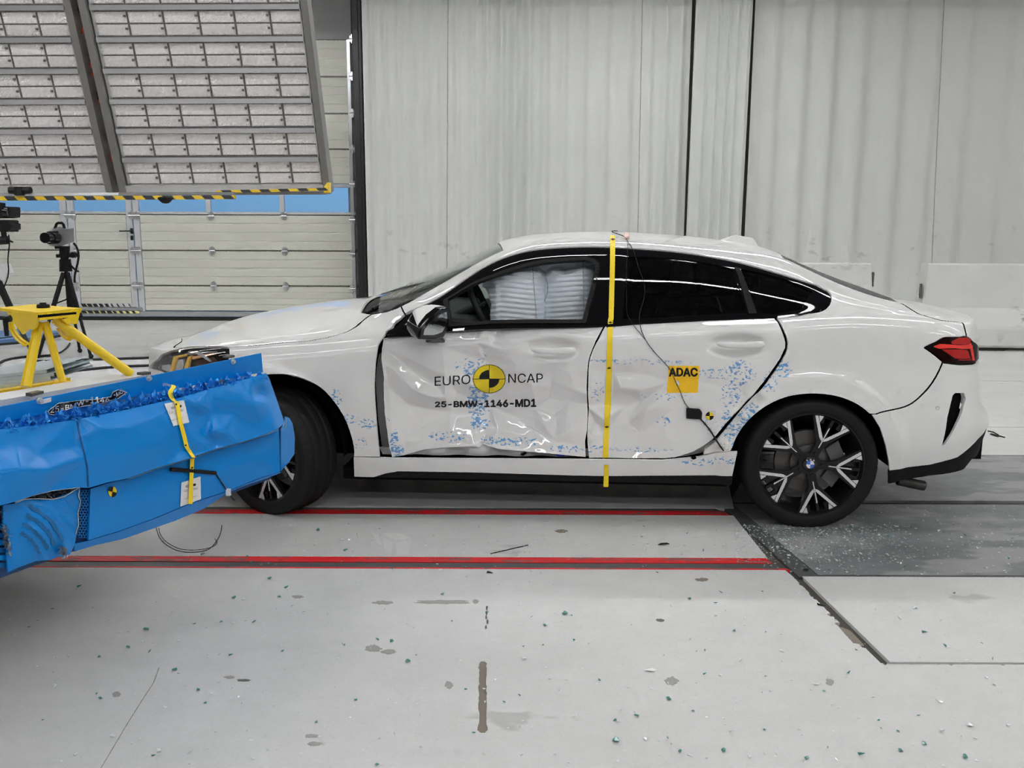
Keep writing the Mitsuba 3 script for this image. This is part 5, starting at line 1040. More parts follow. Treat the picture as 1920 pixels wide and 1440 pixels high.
def ribbon(rows, fo, lift, name='measuring_tape', m='tape_yellow'):
    rows = np.array(rows, float); y = np.linspace(rows[0, 0], rows[-1, 0], 50); L, Rr = np.interp(y, rows[:, 0], rows[:, 1]), np.interp(y, rows[:, 0], rows[:, 2])
    V = np.vstack([bp(np.c_[x_, y], fo(np.c_[x_, y]) + lift) for x_ in (L, (L + Rr) / 2, Rr)]); Fq = []
    for a in range(2):
        for r in range(49): p = a * 50 + r; Fq += [[p, p + 1, p + 51], [p, p + 51, p + 50]]
    return add('crash_barrier__' + name, trimesh.Trimesh(V, Fq, process=False), m, True)
ribbon([(752, 326, 335), (760, 328.5, 337), (790, 334, 342), (820, 342, 350), (838, 346, 354), (858, 359.5, 367)], uo, .008)
ribbon([(859, 356.5, 364.5), (900, 355, 362.5), (945, 353, 361)], lo, .010)
for x, y, fo in ((330.5, 758, uo), (348.5, 835, uo), (360.5, 877, lo)): bdecal(Point(x, y).buffer(1.7), fo, 'mark_black', 'measuring_tape__mark', .0125, 2)
def loose(path, w, m='tape_yellow'):
    """free ribbon: rows of (px, py, offset) centre points with a picture width"""
    path = smooth_path(np.array(path, float), 40); V = np.vstack([bp(path[:, :2] + s, path[:, 2]) for s in (np.array([0, 0]), np.array(w))]); n = len(path)
    add('crash_barrier__measuring_tape', trimesh.Trimesh(V, [[k, k + 1, k + 1 + n] for k in range(n - 1)] + [[k, k + 1 + n, k + n] for k in range(n - 1)], process=False), m, True)
loose([(271, 714, FOFF + .006), (273, 721, FOFF + .01), (278, 726, FOFF + .02), (286, 730, FOFF + .03)], (6, -1)); loose([(286, 729, FOFF + .03), (296, 724, FOFF + .04), (306, 719, FOFF + .05), (318, 721, -.03)], (1, 5), 'label_white'); loose([(318, 721, -.03), (321, 724, -.02), (316, 732, -.005), (316, 742, .004), (321, 750, .012), (327, 754, .012)], (9, 1))
rb = fixpoly([(90, 771), (110, 756), (127, 754), (150, 751), (180, 749), (208, 744), (212, 735), (222, 731), (238, 736), (230, 741), (222, 747), (207, 751), (183, 757), (143, 764), (117, 769), (103, 778), (93, 777)])
ro = lambda p: FOFF * .55 + .012 * np.sin(p[:, 0] / 7.0) * np.cos(p[:, 1] / 5)
pts, f, _ = tri2d(rb, 3.5); add('crash_barrier__number_ribbon', trimesh.Trimesh(bp(pts, ro(pts)), f, process=False), 'mark_black', 60)
edge_r = np.asarray(rb.exterior.coords); add('crash_barrier__number_ribbon__border', tube(bp(edge_r, ro(edge_r) + .002), .0012, 5), 'label_white', True)
for tx, x0, x1, y0, y1, hh in (('25-BMW-1146', 94, 205, 774, 750, 9.5), ('-MD1', 213, 236, 744, 738, 8)):
    tm = meshkit.text_mesh(tx, 1.0, .01, bold=True); vv, ff = trimesh.remesh.subdivide_to_size(tm.vertices * [1, 1, 1], tm.faces, .35, max_iter=5); u = (vv[:, 0] - tm.bounds[0, 0]) / (tm.bounds[1, 0] - tm.bounds[0, 0])
    P2 = np.c_[x0 + (x1 - x0) * u, y0 + (y1 - y0) * u - vv[:, 1] * (hh + 2.0 * np.sin(u * 11)) + 2.0 * np.sin(u * 8)]; add('crash_barrier__number_ribbon__lettering', trimesh.Trimesh(bp(P2, ro(P2) + .0022), ff, process=False), 'label_white', False)
bdecal(ell(211, 922, 8, 10)[:-1], lo, 'mark_yellow', 'target_marker', .003)
for a0 in (80, 260): bdecal([(211, 922)] + ell(211, 922, 8, 10, a0, a0 + 90, 12), lo, 'mark_black', 'target_marker__quadrant', .0045)
add('crash_barrier__sensor_cable', tube(bp(np.array([(320, 880), (362, 883), (404, 887)], float), .008), .0072, 8), 'satin_black', 30)
add('crash_barrier__sensor_cable', tube(smooth_path(bp(np.array([(404, 887), (412, 900), (420, 912), (427, 922), (434, 932), (440, 938)], float), [.006, .005, .004, .004, .02, .03]), 30), .0024, 6), 'mark_black', 30)
c = bp(np.array([(428, 923)], float), .008)[0]; add('crash_barrier__cable_tag', box(.02, .006, .03, c, .002), 'label_white', False)
# trolley carrying the block
tag('barrier_trolley', 'grey and yellow trolley behind the blue crash barrier', 'trolley')
back = -EN
def tq(t, o, z): q = _A + EF * t - EN * o; return np.array([q[0], q[1], z])
fo_ = -FOFF
def obox(name, t0, t1, o0, o1, z0, z1, m): add('barrier_trolley__' + name, hull_pts([tq(t, o, z) for t in (t0, t1) for o in (o0, o1) for z in (z0, z1)]), m, False)
obox('face_plate', -.5, LB * .62, fo_ + .012, fo_ + .13, .36, .885, 'plate_light')
obox('deck', -.5, LB - .12, fo_ + .22, 2.9, .52, .60, 'plate_light')
obox('chassis_beam', -.45, -.30, fo_ + .25, 2.9, .30, .52, 'dark_steel'); obox('chassis_beam', LB - .4, LB - .25, fo_ + .25, 2.9, .30, .52, 'dark_steel')
for tt_, oo_ in ((-.3, 1.5), (LB - .6, 1.5), (-.3, 2.6), (LB - .6, 2.6)):
    w = lathe([(.10, -.09), (.24, -.10), (.275, -.07), (.275, .07), (.24, .10), (.10, .09)], 40, axis='y'); M = np.eye(4); M[:3, 0] = EN; M[:3, 1] = EF; M[:3, 3] = tq(tt_, oo_, .277); w.apply_transform(M); add('barrier_trolley__wheel', w, 'tyre_rubber', 30)
ybm = on_y([(-60, 752), (105, 722), (105, 716), (-60, 742)], 2.99); add('barrier_trolley__yellow_beam', hull_pts(np.vstack([ybm, ybm + [0, .10, 0]])), 'yellow_shade', False)
for q, (dz, dx) in enumerate(((0, 0), (.022, -.02), (.044, .015), (.066, -.05))):
    g = on_y([(-90, 738 - 0), (99 + dx * 200, 716), (99 + dx * 200, 712), (-90, 730)], 3.06 + .01 * q) + [0, 0, dz * .55]
    r = np.random.RandomState(q); L_ = np.linspace(0, 1, 22)
    top = g[3] + (g[2] - g[3]) * L_[:, None]; V = np.vstack([top, top + np.c_[0 * L_, .34 + .012 * (np.arange(22) % 2), .004 * (np.arange(22) % 2)], top - [0, 0, .012]])
    Fq = []
    for k in range(21): Fq += [[k, k + 1, k + 23], [k, k + 23, k + 22], [k, k + 45, k + 1], [k, k + 44, k + 45]]
    add('barrier_trolley__galvanised_sheet', trimesh.Trimesh(V, Fq, process=False), 'galvanised', False)
# yellow mounting stand
tag('mounting_stand', 'yellow three-legged steel mounting stand on the trolley', 'stand')
Y3 = lambda y, *p: on_y(p, y)
def leg(name, a, b, r, n, m='yellow_paint'):
    if b[2] < .889: b = a + (b - a) * (a[2] - .889) / (a[2] - b[2])
    add('mounting_stand__' + name, tube([a, b], r, n), m, 40 if n > 8 else False)
leg('leg', Y3(2.98, (73, 606))[0], Y3(2.84, (42, 757))[0], .0165, 8); leg('leg', Y3(2.98, (84, 604))[0], Y3(3.0, (120, 722))[0], .0125, 6); leg('leg', Y3(3.02, (102, 598))[0], Y3(3.16, (262, 713))[0], .0165, 20)
ft = Y3(2.98, (92, 726), (143, 723), (140, 718), (100, 718)); add('mounting_stand__foot_plate', hull_pts(np.vstack([ft, ft + [0, .05, .0], ft - [0, 0, .006]])), 'yellow_paint', False)
zpl = Y3(2.90, (72, 586))[0, 2]
tpl = on_floor([(-8, 577), (63, 570.5), (152.5, 577.5), (72, 586)], zpl); add('mounting_stand__top_plate', hull_pts(np.vstack([tpl, tpl - [0, 0, .010]])), 'yellow_paint', False)
d1 = Y3(2.90, (13, 586), (72, 588), (67, 613), (62, 618), (55, 616), (50, 620), (42, 627), (30, 612)); yb1 = [tpl[0], tpl[3]]
def drop(pxs, a, b, name):
    """a plate hanging under the edge a-b of the top plate"""
    nrm = np.cross(b - a, [0, 0, 1.0]); nrm /= np.linalg.norm(nrm); q = on_plane(pxs, a, nrm); q2 = fixpoly(np.c_[(q - a) @ ((b - a) / np.linalg.norm(b - a)), q[:, 2]])
    m_ = trimesh.creation.extrude_polygon(q2, .007, engine='earcut'); e = (b - a) / np.linalg.norm(b - a); v = m_.vertices; m_.vertices = np.c_[a[0] + e[0] * v[:, 0], a[1] + e[1] * v[:, 0], v[:, 1]] + v[:, 2:] * nrm * -np.sign(nrm[1]) * -1; add('mounting_stand__' + name, m_, 'yellow_paint', False)
drop([(13, 586), (72, 588), (67, 613), (62, 618), (55, 616), (50, 620), (42, 627), (30, 612)], tpl[0], tpl[3], 'side_plate')
drop([(72, 588), (152, 579), (151, 586), (138, 594), (75, 601)], tpl[3], tpl[2], 'side_plate'); drop([(152, 579), (145, 607), (138, 608), (132, 605), (128, 609), (118, 600), (136, 592)], tpl[3], tpl[2], 'side_plate')
a = on_plane([(71, 591), (142, 585), (142, 589), (71, 596)], tpl[3] + np.array([0, -.004, 0]), np.cross(tpl[2] - tpl[3], [0, 0, 1.0]) / np.linalg.norm(tpl[2] - tpl[3])); add('mounting_stand__slot', hull_pts(np.vstack([a, a + [0, .004, 0]])), 'soft_black', False)
for arc_, y_ in (([(17, 606), (22, 622), (33, 637), (49, 648)], 2.9), ([(108, 615), (114, 626), (123, 634), (133, 637)], 3.05)):
    for dx_ in (0, 5): add('mounting_stand__curved_guide', tube(smooth_path(on_y([(u + dx_, v_ - dx_ * .6) for u, v_ in arc_], y_), 24), .0048, 6), 'yellow_paint', 40)
kn = Y3(2.86, (8, 599), (20, 597), (10, 602), (13, 630)); add('mounting_stand__clamp_lever', cat([tube([kn[0], kn[1]], .011, 12), tube([kn[2], kn[3]], [.008, .0065], 10)]), 'satin_black', 40)
kc = on_floor([(81, 575)], zpl + .004)[0]; add('mounting_stand__knob', cat([lathe([(0, .008), (.019, .008), (.021, .004), (.021, -.004), (0, -.004)], 24, 'z'), lathe([(0, .014), (.010, .014), (.011, .008), (0, .008)], 16, 'z')]).apply_translation(kc), 'satin_black', 30)
# ---------------------------------------------------------------- light panels hanging over the crash area
def at_depth(px, zc):
    return CAM + rays(px) * zc
zb_, zt_ = 9.0, 9.0 * .923
BL, BR = at_depth([(240, 351), (612, 349)], zb_); TL, TR = at_depth([(167, 13), (571, 13)], zt_)
PU = (BR - BL); PV = ((TL - BL) + (TR - BR)) / 2
PN = np.cross(PU, PV); PN /= np.linalg.norm(PN); PN = PN if PN @ (CAM - BL) > 0 else -PN
WU = np.linalg.norm(PU); WV = np.linalg.norm(PV); eu, ev = PU / WU, PV / WV
M4 = np.eye(4); M4[:3, 0], M4[:3, 1], M4[:3, 2] = eu, ev - eu * (eu @ ev), PN; M4[:3, 1] /= np.linalg.norm(M4[:3, 1]); M4[:3, 2] = np.cross(M4[:3, 0], M4[:3, 1]); 
FRONT = 1.0 if M4[:3, 2] @ (CAM - BL) > 0 else -1.0
skew = float(eu @ ev) ; HV = WV * math.sqrt(1 - skew ** 2); SH = WV * skew / HV
def P2W(v):                                                # panel plane (u, v, out) -> world; v follows the leaning side rails
    v = np.asarray(v, float); w = np.c_[v[:, 0] + SH * v[:, 1], v[:, 1], v[:, 2] * FRONT]
    return w @ M4[:3, :3].T + BL
mat('lens_grey', mikit.proc(lambda p, n, uv: mi.Color3f(.92, .89, .87) * (.92 + .16 * mikit.noise(p.x * 60, p.z * 60, p.y * 20))), rough=.35, spec=.5)
mat('lens_gap', (.12, .115, .11), rough=.6); mat('frame_grey', (.17, .165, .155), rough=.45, metal=.3); mat('cable_orange', srgb(205, 75, 30), rough=.5)
def hazard_fn(p, n, uv):
    s = (p.x * 5.2 + p.z * 5.2); s = s - dr.floor(s)
    return dr.select(s < .5, mi.Color3f(.70, .46, .012), mi.Color3f(.008, .008, .008))
mat('hazard_stripes', mikit.proc(hazard_fn), rough=.5)
RH = HV / 6.0                                             # one row between two cross bars
CW = WU / 6.0
def qbox(u0, u1, v0, v1, w0, w1):
    m = trimesh.creation.box((1, 1, 1)); v = m.vertices + .5; m.vertices = P2W(np.c_[u0 + (u1 - u0) * v[:, 0], v0 + (v1 - v0) * v[:, 1], w0 + (w1 - w0) * v[:, 2]]); 
    if m.volume < 0: m.invert()
    return m
def lens_mesh(w, h):
    """a lamp module: rim, a field of small lens domes, two tabs"""
    nx, ny = 40, 15; x, y = np.meshgrid(np.linspace(.003, w - .003, nx), np.linspace(.003, h - .003, ny), indexing='ij')
    z = .012 + .004 * np.sin(np.arange(nx) * np.pi / 2 + .5)[:, None] * np.sin(np.arange(ny) * np.pi / 2 + .5)[None] ; z[0] = z[-1] = 0; z[:, 0] = z[:, -1] = 0
    V = np.stack([x, y, z], -1).reshape(-1, 3); i, j = np.meshgrid(np.arange(nx - 1), np.arange(ny - 1), indexing='ij'); q = (i * ny + j).ravel()
    m = trimesh.Trimesh(V, np.vstack([np.c_[q, q + ny, q + ny + 1], np.c_[q, q + ny + 1, q + 1]]), process=False)
    return m
for panel in (0, 1):
    k = 'light_panel' if panel == 0 else 'light_panel_001'
    tag(k, ('large tilted ceiling lamp panel nearer the grey curtain' if panel == 0 else 'large tilted ceiling lamp panel cut off by the left photo edge'), 'light panel', 'lamp panels above the trolley')
    U0 = 0.0 if panel == 0 else -WU - .178
    rows = 9
    add(k + '__back_plate', qbox(U0, U0 + WU, 0.02, rows * RH, -.06, -.012), 'lens_gap', False)
    base = lens_mesh(CW - .012, RH / 2 - .034); lp = {}
    for r in range(rows):
        for s_ in range(2):
            for c_ in range(6):
                u, v = U0 + CW * c_ + .006, RH * r + .029 + s_ * (RH / 2 - .029)
                V = base.vertices + [u, v, -.008]; key = k + '__lens_module'
                n = r * 12 + s_ * 6 + c_
                if n: key += '_%03d' % n
                mm = trimesh.Trimesh(P2W(V), base.faces, process=False)
                if FRONT < 0: mm.invert()
                if key.endswith('module'):
                    lp = mikit.ply(mm, 'lens_grey', smooth=False); v00 = P2W(np.array([[u, v, 0]]))[0]; scene[key] = lp
                else: scene[key] = {**lp, 'to_world': T().translate((P2W(np.array([[u, v, 0]]))[0] - v00).tolist())}
                # latch next to each module
        if r: add(k + '__cross_bar', qbox(U0 + .03, U0 + WU - .03, RH * r - .022, RH * r + .022, -.01, .075), 'bright_aluminium', False)
    for r in range(6):
        for c_ in range(1, 6):
            for s_ in range(2):
                key = k + '__latch'
                a = qbox(U0 + CW * c_ - .030, U0 + CW * c_ - .012, RH * r + .085 + s_ * (RH / 2 - .029), RH * r + .105 + s_ * (RH / 2 - .029), -.005, .02); b = None
                add(key, a, 'lens_gap', False)
    add(k + '__bottom_bar', qbox(U0, U0 + WU + .0, -.035, .03, -.03, .09), 'bright_aluminium', False)
    add(k + '__bottom_bar', qbox(U0, U0 + WU + .0, -.075, -.035, -.10, .05), 'frame_grey', False)
    add(k + '__side_rail', qbox(U0 - .055, U0 + .012, -.06, rows * RH, -.08, .10), 'frame_grey', False)
    add(k + '__side_rail', qbox(U0 + WU - .012, U0 + WU + .055, -.06, rows * RH, -.08, .10), 'frame_grey', False)
    for u_ in (U0 + .03, U0 + WU - .035): add(k + '__inner_rail', qbox(u_ - .006, u_ + .006, .04, rows * RH, -.01, .05), 'aluminium', False)
# striped bumper bars, corner pad, cables between the panels
tag('warning_bar', 'upper yellow and black striped bar under the lamp panel', 'warning bar'); tag('warning_bar_001', 'lower yellow and black striped bar reaching to the left photo edge', 'warning bar')
a = at_depth([(405, 362), (613, 357), (613, 352), (405, 357)], 8.66); add('warning_bar__stripes', hull_pts(np.vstack([a, a + [0, .05, 0]])), 'hazard_stripes', False)
a = at_depth([(-160, 377), (439, 373), (439, 366), (-160, 369)], 8.50); add('warning_bar_001__stripes', hull_pts(np.vstack([a, a + [0, .05, 0]])), 'hazard_stripes', False)
a = at_depth([(-160, 369), (222, 366), (222, 361), (-160, 364)], 8.50); add('warning_bar_001__rail', hull_pts(np.vstack([a, a + [0, .08, 0]])), 'bright_aluminium', False)
a = at_depth([(222, 366), (438, 365), (438, 360), (222, 361)], 8.50); add('warning_bar_001__rail', hull_pts(np.vstack([a, a + [0, .08, 0]])), 'frame_grey', False)
a = at_depth([(608, 351), (617, 350), (617, 360), (608, 361), (614, 343), (617, 343)], 8.8); add('light_panel__corner_pad', hull_pts(np.vstack([a, a + [0, .06, 0]]), .006), 'yellow_paint', 30)
for q, (v0, v1) in enumerate(((5.2, 6.3), (3.8, 4.4), (2.9, 3.3), (.9, 1.2))):
    r = np.random.RandomState(q)
    for w in range(3):
        pts = [(-.09 + .010 * r.randn(), RH * (v0 + (v1 - v0) * t), -.02 + .03 * r.rand()) for t in np.linspace(0, 1, 6)]; add('light_panel__cable', tube(smooth_path(P2W(np.array(pts)), 30), .009, 6), 'cable_orange' if w else 'mark_black', True)
for v0 in (.2, 1.6, 3.0, 4.4, 5.8): add('light_panel__strut', tube(P2W(np.array([(-.118, RH * v0, -.05), (-.060, RH * (v0 + .5), -.05)])), .014, 6), 'frame_grey', False)
add('light_panel__strut', qbox(-.108, -.080, -.05, 9 * RH, -.11, -.07), 'aluminium', False)
c = at_depth([(310, 373)], 8.5)[0]; add('warning_bar_001__dome', lathe([(0, -.045), (.03, -.04), (.062, -.012), (.07, .01), (.04, .02)], 20, 'z').apply_translation(c), 'satin_black', 30)
cl_ = at_depth([(18, 357), (58, 357), (37, 352), (37, 362), (37, 366)], 8.5); add('warning_bar_001__clamp', cat([tube([cl_[0], cl_[1]], .035, 8), tube([cl_[2], cl_[4]], .05, 8)]), 'satin_black', 30)
# ---------------------------------------------------------------- tripod camera
def tripod(key, y, apex, feet, head, yf, mesh_extra=()):
    ap = on_y([apex], y)[0]
    for fp_, yy in zip(feet, yf):
        f_ = on_floor([fp_])[0]; f_[2] = .012; s = ap + (f_ - ap) * .08; mid = ap + (f_ - ap) * .55
        k = add(key + '__leg', cat([tube([s, mid], .026, 8), tube([mid, f_], .017, 8), tube([mid - (mid - s) * .05, mid + (f_ - mid) * .05], .034, 8)]), 'satin_black', 40)
        add(k + '__foot', trimesh.creation.icosphere(subdivisions=2, radius=.026).apply_translation(f_ + [0, 0, .012]), 'satin_black', 40)
    cen = ap.copy(); cen[2] -= .48; add(key + '__column', cat([tube([ap + [0, 0, .06], cen], .020, 10), tube([ap + [0, 0, .08], ap - [0, 0, .06]], [.06, .07], 12)]), 'satin_black', 40)
    for fp_ in feet:
        f_ = on_floor([fp_])[0]; add(key + '__brace', tube([cen + [0, 0, .1], ap + (f_ - ap) * .42], .008, 6), 'satin_black', 40)
    return ap
tag('camera_tripod', 'black tripod standing on the floor under the grey camera', 'tripod')
TY = 10.35
ap = tripod('camera_tripod', TY, (123, 499), [(72, 671), (150, 661), (171, 672)], None, [0, 0, 0])
hd = lambda *p: on_y(p, TY)
add('camera_tripod__head', cat([tube([hd((121, 490))[0], hd((121, 480))[0]], [.035, .05], 12), tube([hd((121, 482))[0], hd((121, 463))[0]], .055, 12), tube([hd((106, 480))[0], hd((142, 479))[0]], .02, 8), tube([hd((138, 478))[0] - [0, .03, 0], hd((138, 478))[0] + [0, .03, 0]], .035, 10), box(.12, .12, .03, hd((117, 464))[0])]), 'satin_black', 40)
add('camera_tripod__pan_handle', tube([hd((132, 497))[0], hd((143, 508))[0], hd((148, 509))[0]], .011, 6), 'satin_black', 40)
tag('high_speed_camera', 'grey box camera with a black lens on the tripod', 'camera')
mat('camera_grey', (.42, .42, .43), rough=.4)
cb = hd((95, 460), (137, 455), (137, 430), (95, 434)); d0 = cb[1] - cb[0]
body = hull_pts(np.vstack([hd((93, 460), (112, 461), (112, 431), (93, 434)), on_y([(112, 461), (138, 453), (138, 430), (112, 431)], TY - .02) , on_y([(100, 455), (138, 450), (138, 428), (100, 430)], TY + .18)]), .006)
add('high_speed_camera__body', body, 'camera_grey', 30)
add('high_speed_camera__front', hull_pts(hd((92, 436), (110, 435), (111, 455), (93, 456)) + [0, -.03, 0], .012), 'satin_black', 30)
l0, l1 = on_y([(106, 446)], TY - .06)[0], on_y([(84, 446)], TY - .30)[0]
add('high_speed_camera__lens', tube([l0, l0 + (l1 - l0) * .5, l0 + (l1 - l0) * .5, l1, l1], [.062, .062, .052, .060, .040], 20), 'gloss_black', 30)
add('high_speed_camera__handle', tube(hd((103, 428), (106, 420), (109, 418), (116, 418), (119, 421), (121, 428)), .016, 8), 'satin_black', 40)
add('high_speed_camera__top_plate', hull_pts(hd((99, 428), (121, 426), (119, 430), (100, 432)), .01), 'bright_aluminium', 30)
add('camera_tripod__cable', tube(smooth_path(hd((138, 456), (144, 464), (147, 475), (144, 500), (140, 530)), 40), .012, 6), 'mark_black', True)
tag('camera_rig', 'black camera rig cut off by the left photo edge', 'camera')
RY = 7.6
rg = lambda *p: on_y(p, RY)
for (x0, x1, y0, y1) in ((-40, 10, 392, 406), (-30, 18, 390, 405), (-40, 15, 415, 432), (-34, 19, 421, 428)):
    a = rg((x0, y0), (x1, y0), (x1, y1), (x0, y1)); add('camera_rig__camera_body', hull_pts(np.vstack([a, a + [0, .14, 0]]), .012), 'satin_black', 30)
add('camera_rig__lens', tube([rg((8, 398))[0], rg((18, 398))[0]], .045, 14), 'gloss_black', 30); add('camera_rig__arm', cat([tube(rg((3, 380), (3, 392)), .03, 8), tube(rg((6, 430), (8, 446)), .022, 8), tube(rg((-10, 452), (15, 450)), .035, 8), tube(rg((10, 448), (24, 454)), .008, 6)]), 'satin_black', 30)
add('camera_rig__power_box', hull_pts(np.vstack([rg((-14, 498), (6, 496), (12, 512), (8, 526), (-14, 520)), rg((-14, 498), (6, 496), (12, 512)) + [0, .1, 0]]), .008), 'label_white', 30)
add('camera_rig__cable', tube(smooth_path(rg((16, 440), (17, 465), (15, 490), (16, 512), (9, 535), (6, 548)), 40), .005, 6), 'mark_black', True)
lf = on_floor([(22, 668)])[0]; lf[2] = .01
add('camera_rig__leg', tube([rg((-16, 500))[0], rg((18, 575))[0], rg((24, 588))[0]], .03, 8), 'satin_black', 40)
fl_ = on_floor([(36, 640)])[0]
add('camera_rig__leg', tube([rg((-30, 480))[0], on_floor([(-70, 690)])[0] + [0, 0, .03]], .03, 8), 'satin_black', 40); add('camera_rig__leg', tube([rg((24, 588))[0], on_floor([(60, 664)])[0] + [0, 0, .03]], .024, 8), 'satin_black', 40)
mat('sheet_blue', srgb(75, 110, 150), rough=.4)
tag('blue_case', 'flat blue and black case on the floor behind the yellow stand', 'case')
a = on_floor([(-70, 652), (66, 640), (120, 628), (30, 624), (-70, 634)]); pl = fixpoly(a[:, :2]); me = trimesh.creation.extrude_polygon(pl, .05, engine='earcut'); me.apply_translation((0, 0, .004)); add('blue_case__shell', me, 'sheet_blue', False)
for s_ in ((-70, 652, 66, 640), (66, 640, 120, 628), (-70, 645, 40, 630)):
    p_ = on_floor([s_[:2], s_[2:]], .05); add('blue_case__edge', tube(p_, .016, 6), 'rubber', False)
# floor cables
def cable(label, pts, r=.016):
    k = newkey('floor_cable'); tag(k, label, 'cable'); p = smooth_path(np.vstack([on_floor([q], r)[0] for q in pts]), 90); add(k, tube(p, r, 7), 'rubber', True)
cable('black floor cable running to the tripod foot, farther of two', [(330, 669), (270, 671), (188, 673.5), (117, 676), (67, 676.5), (72, 668), (93, 666), (107, 664)], .013)
cable('black floor cable looping at the left photo edge, nearer of two', [(330, 683), (270, 685.5), (200, 689), (125, 696), (67, 697), (30, 692), (2, 689), (-3, 683), (8, 676), (30, 671), (52, 668.5), (66, 668)], .013)
cable('small coil of black cable lying on the floor', [(52 + 22 * math.cos(t), 690 + 4.2 * math.sin(t)) for t in np.linspace(0, 6.0, 16)], .012)
cable('short black cable hanging behind the yellow stand', [(131, 644), (125, 652), (116, 659), (105, 664), (90, 668)], .010)
# ---------------------------------------------------------------- broken glass and small debris on the floor
mat('glass_green', (.055, .20, .17), rough=.15, coat=1.0); mat('glass_pale', (.62, .68, .66), rough=.12, coat=1.0)
R = np.random.RandomState(21)
shp = []
for q in range(5):
    p = R.randn(10, 3) * [.55, .55, .22]; m = trimesh.convex.convex_hull(p); m.vertices -= [0, 0, m.bounds[0, 2]]; m.vertices /= np.abs(m.vertices[:, :2]).max(); shp.append(m)
shp = [(mikit.ply(m, 'glass_green', smooth=False), mikit.ply(m, 'glass_pale', smooth=False)) for m in shp]
spots = [(523, 1463 / 1.92 * 0 + 1181, 9), (1062, 1151, 6), (1157, 1388, 8), (1193, 1407, 6), (1480, 1170, 6)]
spots = [(273, 1181, 8), (103, 1286, 8), (212, 1382, 8), (280, 1222, 7), (328, 1257, 7), (438, 1170, 6), (225, 1187, 6), (415, 1168, 6), (705, 1434, 8), (735, 1202, 8), (766, 1241, 8), (433, 1229, 6), (1061, 1151, 9), (1157, 1389, 11), (1193, 1344, 7), (1253, 1311, 7), (1351, 1111, 6), (1717, 1140, 9), (1386, 1238, 8), (1465, 1220, 8), (1820, 1361, 8), (1766, 1372, 8), (1357, 1407, 8), (1808, 1419, 8), (1615, 1415, 8), (1253, 1384, 6), (982, 1212, 5), (1322, 1221, 6), (523, 1119, 7), (505, 1086, 7), (982, 1237, 7)]
for _ in range(150):
    x = R.uniform(20, 1900); y = 985 + 440 * R.rand() ** 1.4
    if y < 1085 and x < 330: continue
    if 1475 < x and y < 1085: continue
    spots.append((x, y, 3.0 + 3.5 * R.rand()))
for _ in range(70): spots.append((R.uniform(1430, 1900), R.uniform(985, 1076), 2.6 + 2 * R.rand()))
for n, (x, y, s) in enumerate(spots):
    p = on_floor([(x, y)], .0015)[0]; size = s / FPX * np.linalg.norm(p - CAM) * .75
    k = 'glass_shard' + ('_%03d' % n if n else '')
    pale = R.rand() < .38
    scene[k] = {**shp[R.randint(5)][int(pale)], 'to_world': T().translate(p.tolist()).rotate([0, 0, 1], float(R.rand() * 360)).scale([size, size, size])}
    tag(k, 'small greenish or clear crumb of broken window glass on the floor', 'glass shard', 'broken window glass on the floor')
V, Fq = [], []
def crumb(p, s):
    b = len(V); q = R.randn(4, 3) * s; q[:, 2] = np.abs(q[:, 2]) * .7
    V.extend(p + q); Fq.extend([[b, b + 1, b + 2], [b, b + 2, b + 3], [b, b + 3, b + 1], [b + 1, b + 3, b + 2]])
for _ in range(2600):
    r = R.rand()
    if r < .45: px = (1380 + 330 * R.rand() ** 1.5, 985 + 70 * R.rand() ** 1.6)
    elif r < .65: px = (R.uniform(1440, 1915), R.uniform(950, 1078))
    elif r < .8: px = (R.uniform(430, 1380), R.uniform(972, 1045))
    else: px = (R.uniform(0, 1915), R.uniform(1040, 1436))
    crumb(on_floor([px], .002)[0], .0022 + .0022 * R.rand())
add('glass_crumbs', trimesh.Trimesh(np.array(V), Fq, process=False), 'glass_pale', False); tag('glass_crumbs', 'fine crumbs of broken glass scattered on the floor round the rear wheel', 'broken glass', kind='stuff')
def chip(label, px, s, m, seed):
    k = newkey('debris_chip'); tag(k, label, 'debris'); p = on_floor([px], .001)[0]; r = np.random.RandomState(seed)
    h = trimesh.convex.convex_hull(r.randn(9, 3) * [s, s * .5, s * .18]); h.vertices -= [0, 0, h.bounds[0, 2]]; h.apply_translation(p); add(k, h, m, False)
chip('black torn plastic scrap on the floor between the red rails', (1242, 1022), .018, 'satin_black', 1); chip('small black plastic chip beside the left end of the broken joint', (1537, 1135), .012, 'satin_black', 2)
chip('white paint flake lying on the floor below the rear door', (1219, 1258), .012, 'white_paint', 3); chip('tiny white paint flake beside the wide floor stain', (1528, 1285), .010, 'white_paint', 4)
chip('dark chip on the floor below the lower red rail', (1513, 1070), .012, 'satin_black', 5); chip('small black chip by the floor groove', (916, 1073), .010, 'satin_black', 6)
def strand(key, label, cat_, pts, r, m='mark_black'):
    (tag(key, label, cat_) if label else None); add(key, tube(smooth_path(on_floor(pts, r + .0005), 60), r, 6), m, True)
tag('wire_loop', 'thin double loop of dark wire on the floor below the blue barrier', 'wire'); strand('wire_loop__strand', None, None, [(292, 985), (296, 1000), (307, 1017), (325, 1029), (347, 1035), (383, 1033), (400, 1022), (410, 1008), (416, 985)], .0014)
strand('wire_loop__strand', None, None, [(298, 990), (306, 1010), (325, 1024), (350, 1031), (378, 1030), (402, 1010)], .0012)
strand('wire_strand', 'straight dark wire piece on the floor below the front door', 'wire', [(920, 1038), (955, 1030), (990, 1022)], .0018)
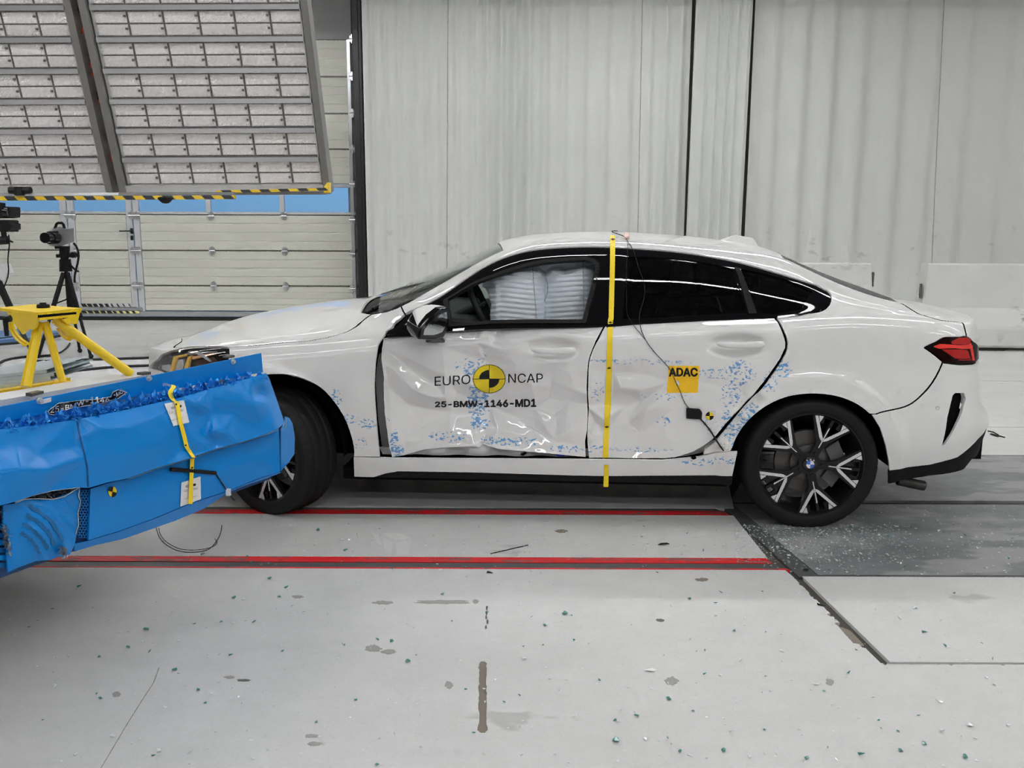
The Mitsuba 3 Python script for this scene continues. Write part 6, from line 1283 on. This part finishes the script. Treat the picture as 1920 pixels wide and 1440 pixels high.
strand('wire_strand_001', 'bent dark wire on the floor behind the rear bumper', 'wire', [(1852, 808), (1866, 812), (1870, 818), (1860, 815), (1884, 820)], .004)
mat('film_white', (.58, .58, .565), rough=.5)
tag('floor_sticker', 'worn pale sticker on the floor between the two red rails', 'sticker')
for q in ([(695, 997), (709, 1003), (716, 1024), (707, 1018)], [(718, 1008), (737, 1018), (733, 1043), (722, 1036)], [(741, 1018), (772, 1012), (766, 1040), (746, 1045)], [(711, 999), (750, 1000), (771, 1010), (740, 1014)]):
    p_ = fixpoly(on_floor(q)[:, :2]); me = trimesh.creation.extrude_polygon(p_, .0008, engine='earcut'); me.apply_translation((0, 0, .0002)); add('floor_sticker__patch', me, 'film_white', False)

# ---------------------------------------------------------------- words for the parts
tag('car', 'white four-door coupe car with dented driver side and deployed airbag', 'car')
for k_, l_ in {'car__front_door': 'dented white door with test lettering', 'car__rear_door': 'creased white door with a yellow sticker', 'car__airbag': 'pale blue ribbed curtain airbag', 'car__measuring_tape': 'yellow measuring tape', 'car__rear_wheel__tyre': 'black tyre', 'car__rear_wheel__spoke_facing': 'bright machined spoke edge', 'car__tail_light': 'red tail light', 'car__side_skirt': 'matt black skirt', 'car__window_surround': 'gloss black window surround', 'car__door_sticker': 'square yellow sticker with black letters', 'car__door_roundel': 'yellow and black round emblem', 'car__headlight': 'headlight with amber light guides', 'crash_barrier__label': 'white printed label', 'crash_barrier__measuring_tape': 'yellow measuring tape', 'crash_barrier__number_ribbon': 'crumpled black strip with white lettering', 'crash_barrier__target_marker': 'yellow and black round target', 'crash_barrier__sensor_cable': 'black cable', 'barrier_trolley__yellow_beam': 'yellow beam', 'barrier_trolley__galvanised_sheet': 'ridged galvanised sheet', 'light_panel__lens_module': 'pale prismatic lamp module', 'light_panel__corner_pad': 'yellow corner pad', 'light_panel__cable': 'orange cable', 'floor__rail_paint': 'worn red line', 'floor__steel_plate': 'dark grey steel plate', 'door_1__pane': 'clear window pane', 'door_1__handle': 'black door handle', 'high_speed_camera__lens': 'black lens'}.items():
    if k_ in scene or any(q.startswith(k_ + '__') for q in scene): tag(k_, l_)
